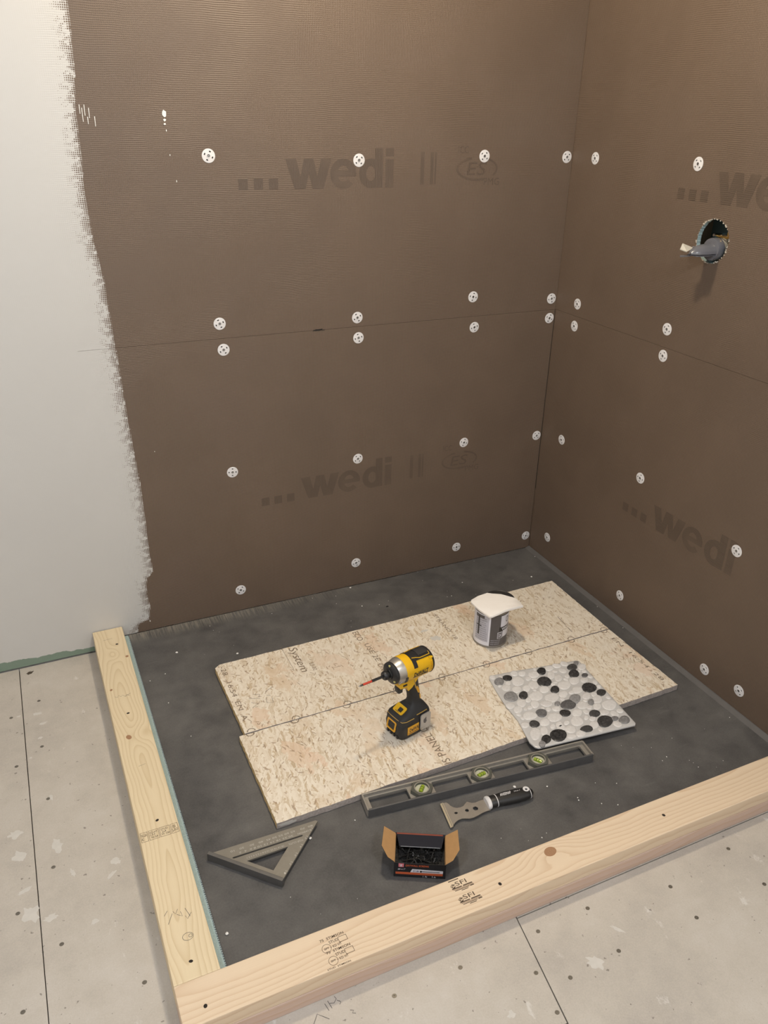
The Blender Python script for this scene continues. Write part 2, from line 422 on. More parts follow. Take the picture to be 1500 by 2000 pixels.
# stud bay seen through the hole
cav = bmesh.new()
add_box(cav, 0.10, 0.104, HY - 0.125, HY + 0.125, HZ - 0.22, HZ + 0.22)
obj('cavity_back', cav, plain('cavity_board', (0.13, 0.19, 0.185), 0.8), wall_right)
for s in (-1, 1):
    obj('stud', box(0.02, 0.10, HY + s * 0.112 - 0.006, HY + s * 0.112 + 0.006, HZ - 0.2, HZ + 0.2), plain('stud_wood', (0.33, 0.25, 0.16), 0.7), wall_right)
tuft = bmesh.new()
for i in range(70):
    a = random.uniform(0, 2 * PI); rr = HR * random.uniform(0.99, 1.035); s_ = random.uniform(0.0006, 0.0017)
    add_box(tuft, -s_ * 1.2, 0.0002, HY + rr * math.cos(a) - s_, HY + rr * math.cos(a) + s_, HZ + rr * math.sin(a) - s_, HZ + rr * math.sin(a) + s_)
o = obj('frayed_rim', tuft, plain('frayed_fibre', (0.50, 0.45, 0.38), 0.8), up_r); o['kind'] = 'stuff'

# room behind the camera and overhead
struct(obj('wall_left', box(XL - 0.1, XL, YF, 0.11, ZF - 0.02, CEIL), m_plaster))
struct(obj('wall_front', box(XL - 0.1, 0.12, YF - 0.1, YF, ZF - 0.02, CEIL), m_plaster))
struct(obj('ceiling', box(XL - 0.1, 0.12, YF - 0.1, 0.11, CEIL, CEIL + 0.05), plain('ceiling_paint', (0.80, 0.79, 0.76), 0.9, var=0.03, scale=6)))

# cement board floor: sheets with open joints over a dark subfloor
floor = struct(obj('floor', box(XL, 0.0, YF, 0.0, ZF - 0.03, ZF - 0.012), m_dark))
def sheet(pts):
    return obj('cement_board', plate(pts, (), ZF - 0.012, ZF), m_cement, floor)
g = 0.0011
sheets = [sheet([(XL, YF), (-1.8365 - g, YF), (-1.8345 - g, -0.002), (XL, -0.002)]),
          sheet([(-1.8358 + g, -1.556), (-0.9456 - g, -1.556), (-0.9125 - g, -1.3315), (-0.88, -0.002), (-1.8342 + g, -0.002)]),
          sheet([(-1.8365 + g, YF), (-1.10 - g, YF), (-0.9458 - g, -1.5585), (-1.8358 + g, -1.5585)]),
          sheet([(-1.10 + g, YF), (0, YF), (0, -1.3315), (-0.9125 + g, -1.3315), (-0.9456 + g, -1.5587)]),
          sheet([(-0.9107, -1.3290), (0, -1.3290), (0, -0.002), (-0.878, -0.002)])]
def which(x, y):
    if x < -1.8355: return sheets[0]
    if y < -1.557 and x < -0.946: return sheets[2]
    return sheets[1] if x < -0.93 else sheets[3]
m_screw = plain('steel_screw', (0.20, 0.185, 0.16), 0.45, 0.8)
def screw_head_mesh():
    bm = plate(circle(0, 0, 0.0042, 14), [circle(0, 0, 0.0018, 6)], 0.0, 0.0005)
    plate(circle(0, 0, 0.0018, 6), (), -0.0004, 0.0001, bm, 0)
    return mesh(bm, 'screw_head')
sh = screw_head_mesh(); sh.materials.append(m_screw)
pit = mesh(plate(circle(0, 0, 0.0050, 16, 0.0044), (), 0.0, 0.0002), 'pit'); pit.materials.append(plain('screw_pit', (0.24, 0.21, 0.17), 0.9, var=0.3))
for x, y in [(-0.758,-1.371),(-0.888,-1.374),(-0.554,-1.401),(-0.355,-1.375),(-0.557,-1.484),(-0.761,-1.478),(-0.887,-1.485),(-0.952,-1.532),(-0.944,-1.449),(-0.355,-1.481),(-1.077,-1.378),(-1.223,-1.377),(-1.79,-0.181),(-1.865,-0.228),(-1.795,-0.382),(-1.86,-0.434),(-1.794,-0.582),(-1.799,-0.8),(-1.877,-0.894),(-1.799,-1.005),(-1.878,-1.122),(-1.659,-1.155)]:
    p = which(x, y)
    obj('screw_recess', pit, None, p, (x, y, ZF))
    obj('screw_head', sh, None, p, (x, y, ZF + 0.0001), (0, 0, random.random()))
m_splot = plain('dried_compound', (0.55, 0.52, 0.475), 0.8, var=0.10)
def blob(rx, ry, n=18, z0=0.0, z1=0.0003, jag=0.35):
    k = [1 + random.uniform(-jag, jag) for _ in range(n)]
    return plate([(rx * k[i] * math.cos(2 * PI * i / n), ry * k[i] * math.sin(2 * PI * i / n)) for i in range(n)], (), z0, z1)
for x, y, rx, ry, a in [(-1.852,-0.906,.016,.022,.4),(-1.814,-0.933,.014,.008,0),(-1.86,-0.84,.018,.006,.5),(-1.785,-0.742,.010,.022,.2),(-1.798,-0.238,.012,.006,.2),(-1.786,-0.287,.011,.006,.2),(-1.797,-0.345,.006,.004,.2),(-1.669,-0.840,.010,.010,.2),(-1.761,-0.833,.004,.012,.2),(-1.731,-0.979,.008,.006,.2),(-1.872,-0.668,.014,.012,.2),(-0.819,-1.480,.013,.018,.8),(-0.731,-1.437,.004,.014,.6),(-1.683,-0.872,.014,.004,.7),(-1.825,-0.415,.004,.003,.2),(-1.865,-0.74,.014,.018,.2),(-1.787,-0.58,.004,.010,.2),(-1.035,-1.50,.008,.006,.4),(-1.845,-0.23,.007,.003,.1)]:
    obj('plaster_smear', blob(rx, ry), m_splot, which(x, y), (x, y, ZF), (0, 0, a))
# broken-out chip at the sheet's edge, pencil scribbles by the curb
obj('chipped_spot', blob(0.011, 0.006), plain('chip_dark', (0.06, 0.045, 0.03), 0.9), sheets[1], (-1.806, -0.033, ZF), (0, 0, 0.3))
m_pencil = plain('pencil', (0.10, 0.09, 0.085), 0.7)
def strokes(name, lines, w, z, parent, mat=None):
    bm = bmesh.new()
    for l in lines: ribbon(l, w, z, bm)
    return obj(name, bm, mat or m_pencil, parent)
strokes('pencil_mark', [[(-1.352,-1.337),(-1.349,-1.353)],[(-1.345,-1.334),(-1.342,-1.351)],[(-1.343,-1.340),(-1.335,-1.343),(-1.328,-1.337),(-1.330,-1.331)],[(-1.328,-1.340),(-1.322,-1.346),(-1.326,-1.350)],[(-1.385,-1.366),(-1.372,-1.350),(-1.362,-1.360),(-1.354,-1.368)],[(-1.312,-1.368),(-1.306,-1.371),(-1.310,-1.375),(-1.304,-1.378)]], 0.0012, ZF + 0.0003, sheets[1])

# ------------------------------------------------------------------ shower pan
pan = obj('shower_pan', box(-1.5085, -0.0008, -1.2365, -0.0008, ZF + 0.0005, 0.0, 0.002), m_pan)
tag(pan, 'dark grey coated shower pan filling the floor inside the timber curbs', 'shower pan')
rim = obj('edge_strip', loft([[(-0.020, y, 0.0002), (-0.001, y, 0.0002), (-0.001, y, 0.006), (-0.004, y, 0.006)] for y in (-1.236, -0.6, -0.002)]), plain('edge_membrane', (0.105, 0.098, 0.095), 0.6, var=0.15, scale=30), pan)
foam = obj('foam_strip', box(-1.5232, -1.5105, -1.2375, -0.012, ZF + 0.0005, 0.006, 0.0015), m_foam)
tag(foam, 'pale teal foam strip squeezed between left timber curb and dark pan', 'foam strip')
nub = bmesh.new()
for i in range(230):
    y = -0.02 - i * 0.0053
    add_box(nub, -1.5108 + random.uniform(-.0012, 0.0006), -1.5085, y - 0.0013, y + 0.0013, 0.001, 0.0066 + random.uniform(-.001, .001))
nb = obj('frayed_mesh_edge', nub, plain('frayed_mesh', (0.30, 0.36, 0.37), 0.8), foam); nb['kind'] = 'stuff'

# ------------------------------------------------------------------ timber curbs
def plank(name, L, w, t, mat, parent, loc, rotz):
    return obj(name, box(0, L, 0, w, 0, t, 0.0022), mat, parent, loc, (0, 0, rotz), smooth=False)
PINE, PINED = (0.70, 0.575, 0.385), (0.47, 0.33, 0.175)
FIR, FIRD = (0.70, 0.555, 0.40), (0.50, 0.32, 0.19)
m_hole = plain('screw_hole', (0.02, 0.014, 0.01), 0.9)
m_ink = plain('stamp_ink', (0.085, 0.055, 0.035), 0.8)
def knot_material():
    h = Mat('pine_knot', 0.6, 0, 0.3); x, y, z = h.xyz()
    r = h.m('SQRT', h.m('ADD', h.m('MULTIPLY', x, x), h.m('MULTIPLY', y, y)))
    k = h.m('SINE', h.m('MULTIPLY', h.m('ADD', r, h.m('MULTIPLY', h.noise(h.co, 60, 3), 0.01)), 2400))
    h.color(h.mix(h.m('ADD', h.m('MULTIPLY', k, 0.25), 0.4), (0.43, 0.25, 0.14), (0.20, 0.095, 0.045))); return h.mat
m_knot = knot_material()
def knot(parent, x, y, z, rx, ry):
    return obj('knot', plate(circle(0, 0, rx, 20, ry), (), -0.001, 0.0002), m_knot, parent, (x, y, z), (0, 0, random.uniform(-.4, .4)))
def hole(parent, x, y, z, r=0.0032, s=1.3):
    return obj('screw_hole', plate(circle(0, 0, r, 12, r * s), (), -0.001, 0.0002), m_hole, parent, (x, y, z), (0, 0, random.uniform(-.6, .6)))
# left curb: world y runs along the length; local x = world -y direction
lc = thing('timber_curb', 'pale pine timber curb running from the painted wall along the pan', 'curb', (-1.6125, -0.003, ZF))
LL = 1.2355
p_lo = plank('plank', LL, 0.0885, 0.0375, wood_material('pine_lower', 3.0, PINE, PINED, 0.03, -0.02), lc, (0, 0, 0), -PI / 2)
p_lo.location = (0, 0, 0.0)
lcm = wood_material('pine_upper', 11.3, PINE, PINED, 0.047, 0.020, 125, [(0.52, 0.060, 0.016), (0.14, 0.044, 0.012)])
p_up = plank('plank', LL, 0.0885, 0.0365, lcm, lc, (0, 0, 0.0375), -PI / 2)
# rotation by -90 deg: local x -> -y world, local y -> +x world
T = 0.0365
def lxy(wx, wy): return (-(wy + 0.003), wx + 1.6125)
for wx, wy in [(-1.552,-0.094),(-1.57,-0.428),(-1.567,-0.829),(-1.572,-1.201)]: hole(p_up, *lxy(wx, wy), T)
for wx, wy, a, b in [(-1.583,-0.524,.009,.0065),(-1.598,-0.311,.0045,.0035),(-1.5335,-0.168,.005,.0045)]: knot(p_up, *lxy(wx, wy), T, a, b)
# framed grade stamps across the width
def frame(x0, x1, y0, y1, t, z=0.0002):
    return plate([(x0, y0), (x1, y0), (x1, y1), (x0, y1)], [[(x0 + t, y0 + t), (x1 - t, y0 + t), (x1 - t, y1 - t), (x0 + t, y1 - t)]], -0.0002, z)
sx, sy = lxy(-1.611, -0.852)
for i, (a, b, s) in enumerate([(0.001, 0.0165, 'NLGA\n42'), (0.019, 0.041, 'KD-HT\nS-P-F\n NLGA'), (0.043, 0.066, 'STUD\n 2x4\nW 104'), (0.068, 0.084, '100\nS-P-F')]):
    bm = frame(0.0, 0.028, 0.0, b - a, 0.0007)
    f_ = obj('grade_stamp', bm, m_ink, p_up, (sx + 0.001, sy + a, T))
    lettering('lettering', s, 0.022 if False else (b - a) * 0.78, 0.020, m_ink, f_, (0.024, (b - a) * 0.11, 0.0003), (0, 1, 0), (-1, 0, 0), 0.004)
# pencilled length
px, py = lxy(-1.562, -1.100)
strokes('pencil_mark', [[(px - .018, py + .004), (px + .004, py + .010)], [(px - .004, py + .014), (px + .008, py + .004), (px + .000, py + .001)], [(px - .014, py - .006), (px - .002, py - .004), (px - .010, py - .014)], [(px - .022, py - .010), (px - .012, py - .016), (px - .020, py - .020)], [(px - .016, py - .022), (px + .006, py - .034)], [(px - .026, py - .030), (px - .016, py - .038)]], 0.0009, T + 0.0003, p_up)
rc = lxy(-1.566, -1.147)
strokes('pencil_mark', [[(rc[0] + 0.0085 * math.cos(t * PI / 10), rc[1] + 0.0105 * math.sin(t * PI / 10)) for t in range(21)], [(rc[0] + 0.0035 * math.cos(t * PI / 6), rc[1] + 0.005 + 0.0035 * math.sin(t * PI / 6)) for t in range(13)]], 0.0008, T + 0.0003, p_up)
strokes('pencil_mark', [[lxy(-1.588, -0.060), lxy(-1.560, -0.058)], [lxy(-1.577, -0.640), lxy(-1.560, -0.637)]], 0.0007, T + 0.0003, p_up)
sx, sy = lxy(-1.595, -0.345)
strokes('ink_scribble', [[(sx + .000, sy + .002), (sx + .006, sy + .008), (sx - .002, sy + .012), (sx + .006, sy + .018), (sx, sy + .022), (sx + .008, sy + .028), (sx + .002, sy + .034), (sx + .010, sy + .040)], [(sx + .010, sy + .028), (sx + .000, sy + .044)]], 0.0008, T + 0.0003, p_up)

# front curb: local x = world x
FL = 1.6115
fc = thing('timber_curb', 'reddish fir timber curb of two stacked planks along the front edge', 'curb', (-1.6125, -1.3275, ZF))
plank('plank', FL, 0.0885, 0.0372, wood_material('fir_lower', 21.0, (0.58, 0.43, 0.35), FIRD, 0.03, -0.03, 70), fc, (0, 0, 0), 0)
fm = wood_material('fir_upper', 31.7, FIR, FIRD, 0.075, 0.050, 105, [(0.822, 0.0625, 0.022)])
f_up = plank('plank', FL, 0.0885, 0.0365, fm, fc, (0, 0.0006, 0.0377), 0)
def fxy(wx, wy): return (wx + 1.6125, wy + 1.3281)
for wx, wy in [(-1.567,-1.299),(-0.937,-1.292),(-0.485,-1.285)]: hole(f_up, *fxy(wx, wy), T, 0.0036, 1.15)
knot(f_up, *fxy(-0.79, -1.265), T, 0.0155, 0.0115)
def stud_stamp(wx, wy):
    x, y = fxy(wx, wy)
    st = obj('grade_stamp', frame(0.036, 0.054, -0.013, -0.001, 0.0008), m_ink, f_up, (x, y, T), (0, 0, 0.02))
    ring = plate(circle(0.008, -0.015, 0.0095, 24), [circle(0.008, -0.015, 0.0088, 24)], -0.0002, 0.0002)
    obj('stamp_ring', ring, m_ink, st)
    R_, U_ = (1, 0, 0), (0, 1, 0)
    lettering('lettering', '75  STIMSON', 0.050, 0.0055, m_ink, st, (0.001, 0.0015, 0.0003), R_, U_, 0.01)
    lettering('lettering', 'STUD', 0.019, 0.0062, m_ink, st, (0.0165, -0.0085, 0.0003), R_, U_, 0.005)
    lettering('lettering', '~ KD HT', 0.024, 0.0050, m_ink, st, (0.015, -0.0180, 0.0003), R_, U_, 0.012)
    lettering('lettering', 'SPF', 0.010, 0.0040, m_ink, st, (0.003, -0.0170, 0.0003), R_, U_, 0.01)
stud_stamp(-1.334, -1.268); stud_stamp(-1.331, -1.2965)
lettering('grade_stamp', 'STUD  STIMSON', 0.048, 0.0034, m_ink, f_up, (*fxy(-1.340, -1.3265), T + 0.0003), (1, 0.02, 0), (0, 1, 0), 0.012)
def forest_stamp(wx, wy):
    x, y = fxy(wx, wy)
    st = lettering('grade_stamp', 'SFI', 0.026, 0.0100, m_ink, f_up, (x + 0.013, y, T + 0.0003), (1, 0, 0), (0, 1, 0), 0.0)
    leaf = bmesh.new()
    for k in (0.0, 0.4, 0.8): ribbon([(-0.001 - k * .003, 0.004), (-0.007 + k * .002, 0.007 - k * .004), (-0.012 + k * .004, 0.003 - k * .004), (-0.008 + k * .004, -0.003), (-0.002, 0.001)], 0.0012, 0.0, leaf)
    obj('stamp_leaf', leaf, m_ink, st)
    for j, (a, b, yy, t) in enumerate([(-.012, .011, -.0040, .0022), (.014, .036, -.0040, .0024), (-.010, .037, -.0070, .0007), (-.008, .026, -.0098, .0013), (.028, .037, -.0098, .0022), (.006, .022, -.0130, .0014)]):
        obj('stamp_bar', box(a, b, yy - t / 2, yy + t / 2, -0.0003, 0.0001), m_ink, st)
forest_stamp(-1.038, -1.260); forest_stamp(-1.038, -1.2945)
obj('stamp_bar', box(0, 0.024, 0, 0.002, -0.0003, 0.0002), m_ink, f_up, (*fxy(-1.036, -1.2455), T))

# ------------------------------------------------------------------ prints and paint on the membrane boards
R_B, U_B = (1, 0, 0), (0, 0, 1)
R_R, U_R = (0, -1, 0), (0, 0, 1)
def word_print(parent, mat, x, z, right):
    """three squares and the bold word; x,z is the lower left of the first square"""
    r = Vector(right); at = lambda u, v: Vector((-0.0004, 0, z + v)) + Vector((0, r.y * u + x, 0)) if right == R_R else Vector((x + u, -0.0004, z + v))
    for k in range(3):
        s = obj('printed_square', plate([(0, 0), (0.025, 0), (0.025, 0.027), (0, 0.027)], (), 0, 0.0002), mat, parent)
        basis(s, at(0.042 * k, 0), right, (0, 0, 1))
    el = lambda cx, cy, rx, ry, a0, a1, n=22: [(cx + rx * math.cos(math.radians(a0 + (a1 - a0) * i / n)), cy + ry * math.sin(math.radians(a0 + (a1 - a0) * i / n))) for i in range(n + 1)]
    W_ = plate([(0, .075), (.030, .075), (.042, .030), (.052, .075), (.080, .075), (.090, .030), (.102, .075), (.132, .075), (.108, 0), (.076, 0), (.066, .040), (.056, 0), (.024, 0)], (), 0, 0.0002)
    E_ = plate(el(.1670, .0370, .0390, .0385, -9, 316) + el(.1670, .0345, .0170, .0185, 320, 200) + [(.152, .0305)], [el(.1670, .0440, .0150, .0150, 4, 176)], 0, 0.0002)
    D_ = plate(circle(.2515, .0370, .0365, 36, .0385), [circle(.2505, .0370, .0140, 24, .0200)], 0, 0.0002)
    plate([(.2630, 0), (.2875, 0), (.2875, .102), (.2630, .102)], (), 0, 0.00021, D_)
    I_ = plate([(.2965, 0), (.321, 0), (.321, .0735), (.2965, .0735)], (), 0, 0.0002)
    plate([(.2965, .0815), (.321, .0815), (.321, .102), (.2965, .102)], (), 0, 0.0002, I_)
    for b_ in (W_, E_, D_, I_): basis(obj('printed_letter', b_, mat, parent), at(0.132, 0.0), right, (0, 0, 1))
word_print(up_b, m_print_b, -1.069, 1.307, R_B)
word_print(low_b, m_print_b, -1.052, 0.369, R_B)
word_print(up_r, m_print_r, -0.478, 1.307, R_R)
word_print(low_r, m_print_r, -0.468, 0.375, R_R)
def cert_print(parent, mat, x, z):
    P = lambda u, v: Vector((x + u, -0.0004, z + v))
    for a0, a1 in ((0.6 * PI, 1.62 * PI), (1.80 * PI, 2.42 * PI)):
        n = 22; o_ = [(0.071 * math.cos(a0 + (a1 - a0) * i / n), 0.033 * math.sin(a0 + (a1 - a0) * i / n)) for i in range(n + 1)]
        i_ = [(0.065 * math.cos(a0 + (a1 - a0) * i / n), 0.0275 * math.sin(a0 + (a1 - a0) * i / n)) for i in range(n + 1)]
        e = obj('printed_arc', plate(o_ + i_[::-1], (), 0, 0.0002), mat, parent); basis(e, P(0.071, 0.040), R_B, U_B)
    lettering('printed_mark', 'ES', 0.068, 0.036, mat, parent, P(0.035, 0.022), R_B, U_B, 0.0, 0.15)
    lettering('printed_mark', 'ICC', 0.034, 0.019, mat, parent, P(0.004, 0.082), R_B, U_B, 0.0)
    lettering('printed_mark', 'PMG', 0.054, 0.020, mat, parent, P(0.096, -0.006), R_B, U_B, 0.0)
cert_print(up_b, m_print_b2, -0.412, 1.314)
cert_print(low_b, m_print_b2, -0.408, 0.376)
for par, zz in ((up_b, 1.313), (low_b, 0.377)):
    for x0, w in ((-0.530, 0.012), (-0.498, 0.010), (-0.484, 0.005)):
        s = obj('printed_bar', plate([(0, 0), (w, 0), (w, 0.086), (0, 0.086)], (), 0, 0.0002), m_print_b2, par); basis(s, (x0, -0.0004, zz), R_B, U_B)
# drips and comb marks of white paint
def wall_blob(parent, x, z, rx, rz):
    b = obj('paint_drip', blob(rx, rz, 14, 0, 0.0006, 0.2), m_white, parent); basis(b, (x, -0.0006, z), R_B, U_B)
for x, z, rx, rz in [(-1.247,1.486,.0048,.0075),(-1.2475,1.4715,.0034,.0032),(-1.248,1.4625,.0028,.0020),(-1.2455,1.448,.0009,.003),(-1.242,1.392,.0009,.0022),(-1.231,1.33,.0008,.003),(-1.363,0.603,.0012,.0012),(-1.437,0.034,.0015,.003)]: wall_blob(up_b if z > 0.914 else low_b, x, z, rx, rz)
for x, z, l in [(-1.446,1.492,.020),(-1.441,1.480,.030),(-1.435,1.490,.024),(-1.4255,1.484,.022),(-1.4140,1.466,.022),(-1.430,1.468,.016)]:
    s = obj('paint_streak', plate([(0, 0), (0.0012, 0), (0.0016, l), (0, l)], (), 0, 0.0004), m_white, up_b); basis(s, (x, -0.0005, z - l / 2), R_B, U_B)
s = obj('seam_tear', blob(0.017, 0.0022, 18, 0, 0.0006, 0.5), m_dark, up_b); basis(s, (-0.850, -0.0006, 0.9150), R_B, U_B)
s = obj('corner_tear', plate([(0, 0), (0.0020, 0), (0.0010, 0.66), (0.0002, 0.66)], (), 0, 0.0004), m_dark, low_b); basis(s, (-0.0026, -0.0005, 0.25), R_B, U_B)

# ------------------------------------------------------------------ washers that hold the boards
m_plastic = plain('white_plastic', (0.70, 0.68, 0.68), 0.35, var=0.05)
def washer_meshes():
    slots = []
    for k in range(4):
        a = k * PI / 2
        arc_o = [(0.0125 * math.cos(a + t), 0.0125 * math.sin(a + t)) for t in (-.22, 0, .22)]
        arc_i = [(0.0092 * math.cos(a + t), 0.0092 * math.sin(a + t)) for t in (.24, 0, -.24)]
        slots.append(arc_o + arc_i)
    bm = plate(circle(0, 0, 0.0172, 32), slots, 0.0, 0.0014)
    for v in bm.verts:
        rr = math.hypot(v.co.x, v.co.y)
        if v.co.z > 0.001 and rr > 0.016: v.co.z = 0.0006
    body = mesh(bm, 'washer_disc'); body.materials.append(m_plastic)
    dk = mesh(plate(circle(0, 0, 0.0135, 24), [circle(0, 0, 0.0085, 24)], 0.0, 0.0003), 'washer_shadow'); dk.materials.append(m_dark)  # dark ring standing in for the shade inside the washer slots
    hub = mesh(lathe_z([(0.0062, 0.0012), (0.0058, 0.0022), (0.0042, 0.0024), (0.0034, 0.0014)], 20), 'hub'); hub.materials.append(m_plastic)
    sc = mesh(plate(circle(0, 0, 0.0036, 16), [circle(0, 0, 0.0013, 4)], 0.0013, 0.0021), 'screw'); sc.materials.append(plain('zinc_screw', (0.26, 0.25, 0.24), 0.35, 0.9))
    return body, dk, hub, sc
wm = washer_meshes()
def washer(label, wall, a, z, group):
    t = thing('washer', label, 'washer', group=group)
    if wall == 'b': m = Matrix(((1, 0, 0), (0, 0, -1), (0, 1, 0))).to_4x4(); p = (a, -0.0003, z)
    else: m = Matrix(((0, 0, -1), (-1, 0, 0), (0, 1, 0))).to_4x4(); p = (-0.0003, a, z)
    m = Matrix.Translation(p) @ m @ Matrix.Rotation(random.uniform(0, PI / 2), 4, 'Z') @ Matrix.Rotation(random.uniform(-.03, .03), 4, 'X')
    t.matrix_world = m
    for n_, me in zip(('disc', 'slot_shade', 'hub', 'screw'), wm): obj(n_, me, None, t)
ROWS = ['in the top row', 'just above the seam', 'just below the seam', 'midway between seam and pan', 'just above the pan']
WB = [[(-1.144,1.39),(-0.723,1.378),(-0.319,1.388),(-0.022,1.385)],[(-1.146,0.957),(-0.726,0.942),(-0.326,0.977),(-0.022,0.951)],[(-1.14,0.882),(-0.722,0.88),(-0.314,0.879),(-0.022,0.886)],[(-1.139,0.501),(-0.722,0.481),(-0.324,0.48),(-0.022,0.463)],[(-1.139,0.078),(-0.727,0.09),(-0.326,0.068),(-0.022,0.054)]]
WR = [[(-0.113,1.387),(-0.534,1.395)],[(-0.114,0.954),(-0.526,0.966)],[(-0.112,0.882),(-0.528,0.89)],[(-0.119,0.486),(-0.523,0.506),(-0.922,0.455)],[(-0.106,0.094),(-0.523,0.082),(-0.91,0.052),(-1.037,0.067)]]
CB = ['nearest the paint', 'second from the paint', 'third from the paint', 'beside the corner']
CR = ['beside the corner', 'second from the corner', 'third from the corner', 'fourth from the corner']
for r, row in enumerate(WB):
    for c, (a, z) in enumerate(row): washer('white slotted washer on back wall %s, %s' % (ROWS[r], CB[c]), 'b', a, z, 'washers on the back wall boards')
for r, row in enumerate(WR):
    for c, (a, z) in enumerate(row): washer('white slotted washer on right wall %s, %s' % (ROWS[r], CR[c]), 'r', a, z, 'washers on the right wall boards')

# ------------------------------------------------------------------ shower valve in the hole
m_guard = plain('grey_guard_plastic', (0.125, 0.125, 0.14), 0.22, var=0.05)
m_cream = plain('cream_plastic', (0.42, 0.39, 0.33), 0.4)
m_brass = plain('brass', (0.62, 0.40, 0.12), 0.3, 1.0, var=0.1)
m_chrome = plain('chrome', (0.60, 0.58, 0.55), 0.18, 1.0)
vy, vz = -0.640, 1.199
va = thing('shower_valve', 'grey capped shower valve sticking out of the round hole in right wall', 'valve', (0.06, vy, vz))
obj('valve_body', lathe_x([(0.035, 0.030), (0.0, 0.034), (-0.030, 0.034), (-0.034, 0.030)]), plain('valve_bronze', (0.22, 0.17, 0.11), 0.4, 0.9), va, smooth=True)
obj('cartridge', lathe_x([(-0.03, 0.026), (-0.052, 0.026), (-0.056, 0.022)]), m_cream, va, smooth=True)
obj('guard_collar', lathe_x([(-0.050, 0.027), (-0.066, 0.0285), (-0.072, 0.027), (-0.073, 0.022)]), m_guard, va, smooth=True)
# arched trough with a rounded nose
def arch(x, r, zc, t):
    out = [(x, r * math.cos(PI * i / 14), zc + r * 1.0 * math.sin(PI * i / 14)) for i in range(15)]
    inn = [(x, (r - t) * math.cos(PI * i / 14), zc + (r - t) * math.sin(PI * i / 14)) for i in range(14, -1, -1)]
    return out + inn
obj('guard_shell', loft([arch(-0.070, 0.0235, -0.008, 0.003), arch(-0.100, 0.0225, -0.009, 0.003), arch(-0.120, 0.0190, -0.009, 0.003), arch(-0.132, 0.0120, -0.009, 0.003), arch(-0.138, 0.0050, -0.009, 0.003)]), m_guard, va, smooth=True)
obj('guard_floor', box(-0.130, -0.070, -0.018, 0.018, -0.014, -0.011, 0.001), m_guard, va)
obj('guard_wing', loft([[(-0.118, 0.012, 0.004), (-0.118, 0.014, 0.002), (-0.136, 0.036, 0.010), (-0.136, 0.034, 0.013)], [(-0.140, 0.010, -0.004), (-0.140, 0.012, -0.006), (-0.146, 0.030, -0.002), (-0.146, 0.029, 0.000)]]), m_cream, va)
obj('guard_wing', loft([[(-0.110, 0.010, -0.012), (-0.110, 0.012, -0.014), (-0.138, 0.034, -0.018), (-0.138, 0.033, -0.016)], [(-0.132, 0.004, -0.014), (-0.132, 0.006, -0.016), (-0.146, 0.026, -0.020), (-0.146, 0.025, -0.018)]]), m_guard, va)
obj('brass_fitting', lathe_x([(0.0, 0.011), (-0.040, 0.011), (-0.044, 0.009)], 0.040, -0.028), m_brass, va, smooth=True)
for q in ((0.012, 0.033), (-0.034, 0.026)):
    obj('retaining_screw', lathe_x([(-0.030, 0.003), (-0.054, 0.0045), (-0.058, 0.003)], q[1], q[0], 12), m_chrome, va, smooth=True)
obj('retaining_bar', box(-0.050, -0.047, -0.034, 0.014, 0.029, 0.033, 0.0008), m_brass, va)
obj('guard_panel', box(-0.112, -0.078, 0.0205, 0.0232, -0.008, 0.006, 0.001), plain('guard_panel_grey', (0.24, 0.235, 0.26), 0.25), va)

# ------------------------------------------------------------------ OSB boards
OT = 0.018
m_osb_edge = plain('osb_edge', (0.38, 0.33, 0.30), 0.85, var=0.45, scale=160)
m_osb_cut = plain('osb_cut_edge', (0.58, 0.41, 0.19), 0.8, var=0.3, scale=140)
m_ring = plain('ring_ink', (0.13, 0.085, 0.05), 0.8)
m_ink2 = plain('board_ink', (0.20, 0.15, 0.105), 0.8)
def osb(label, pts, seed, sides):
    cx, cy = pts[0]
    o = thing('osb_board', label, 'wood board', (cx, cy, 0.0), 0, 'oriented strand boards on the pan')
    # slightly ragged sawn outline
    out = []
    for i in range(len(pts)):
        a, b = Vector(pts[i]), Vector(pts[(i + 1) % len(pts)]); n = max(1, int((b - a).length / 0.012))
        for k in range(n):
            p = a.lerp(b, k / n)
            j = 0.0 if k == 0 else random.uniform(-0.0009, 0.0009)
            d = (b - a).normalized(); p = p + Vector((-d.y, d.x)) * j
            out.append((p.x - cx, p.y - cy))
    bm = plate(out, (), 0.0004, OT, mat_side=1)
    for f in bm.faces:
        if f.material_index == 1:
            c = f.calc_center_median()
            if abs(f.calc_center_median().x - min(v[0] for v in out)) < 0.03 and abs(f.normal.x) > -1:
                f.material_index = 2 if c.x < min(v[0] for v in out) + 0.004 else 1
    obj('panel', bm, [osb_material('osb_%d' % seed, seed), m_osb_edge, m_osb_cut], o)
    return o
bA = osb('back strand board with the printed word system, carrying the paint can', [(-1.3035,-0.3010),(-1.3000,-0.6075),(-0.0905,-0.5925),(-0.0860,-0.2715),(-1.2880,-0.2890)][::1], 1, None)
bB = osb('front strand board with the yellow impact driver standing on it', [(-1.3160,-0.6115),(-1.3150,-0.9290),(-0.0880,-0.9040),(-0.0920,-0.5960)], 2, None)
def on(o, x, y): return (x - o.location.x, y - o.location.y)
DN, RT = (0, -1, 0), (1, 0, 0)
def osb_print(o, s, w, h, x, y, right, up, bold=0.0, name='printed_letter', shear=0.0):
    return letters(name, s, w, h, m_ink2, o, (*on(o, x, y), OT + 0.0002), right, up, bold, shear)
osb_print(bA, '-28.  16:54  EN  A', 0.255, 0.0150, -1.2905, -0.302, DN, RT)
w_ = osb_print(bA, 'System', 0.128, 0.034, -1.083, -0.292, DN, RT, 0.0, shear=0.12)
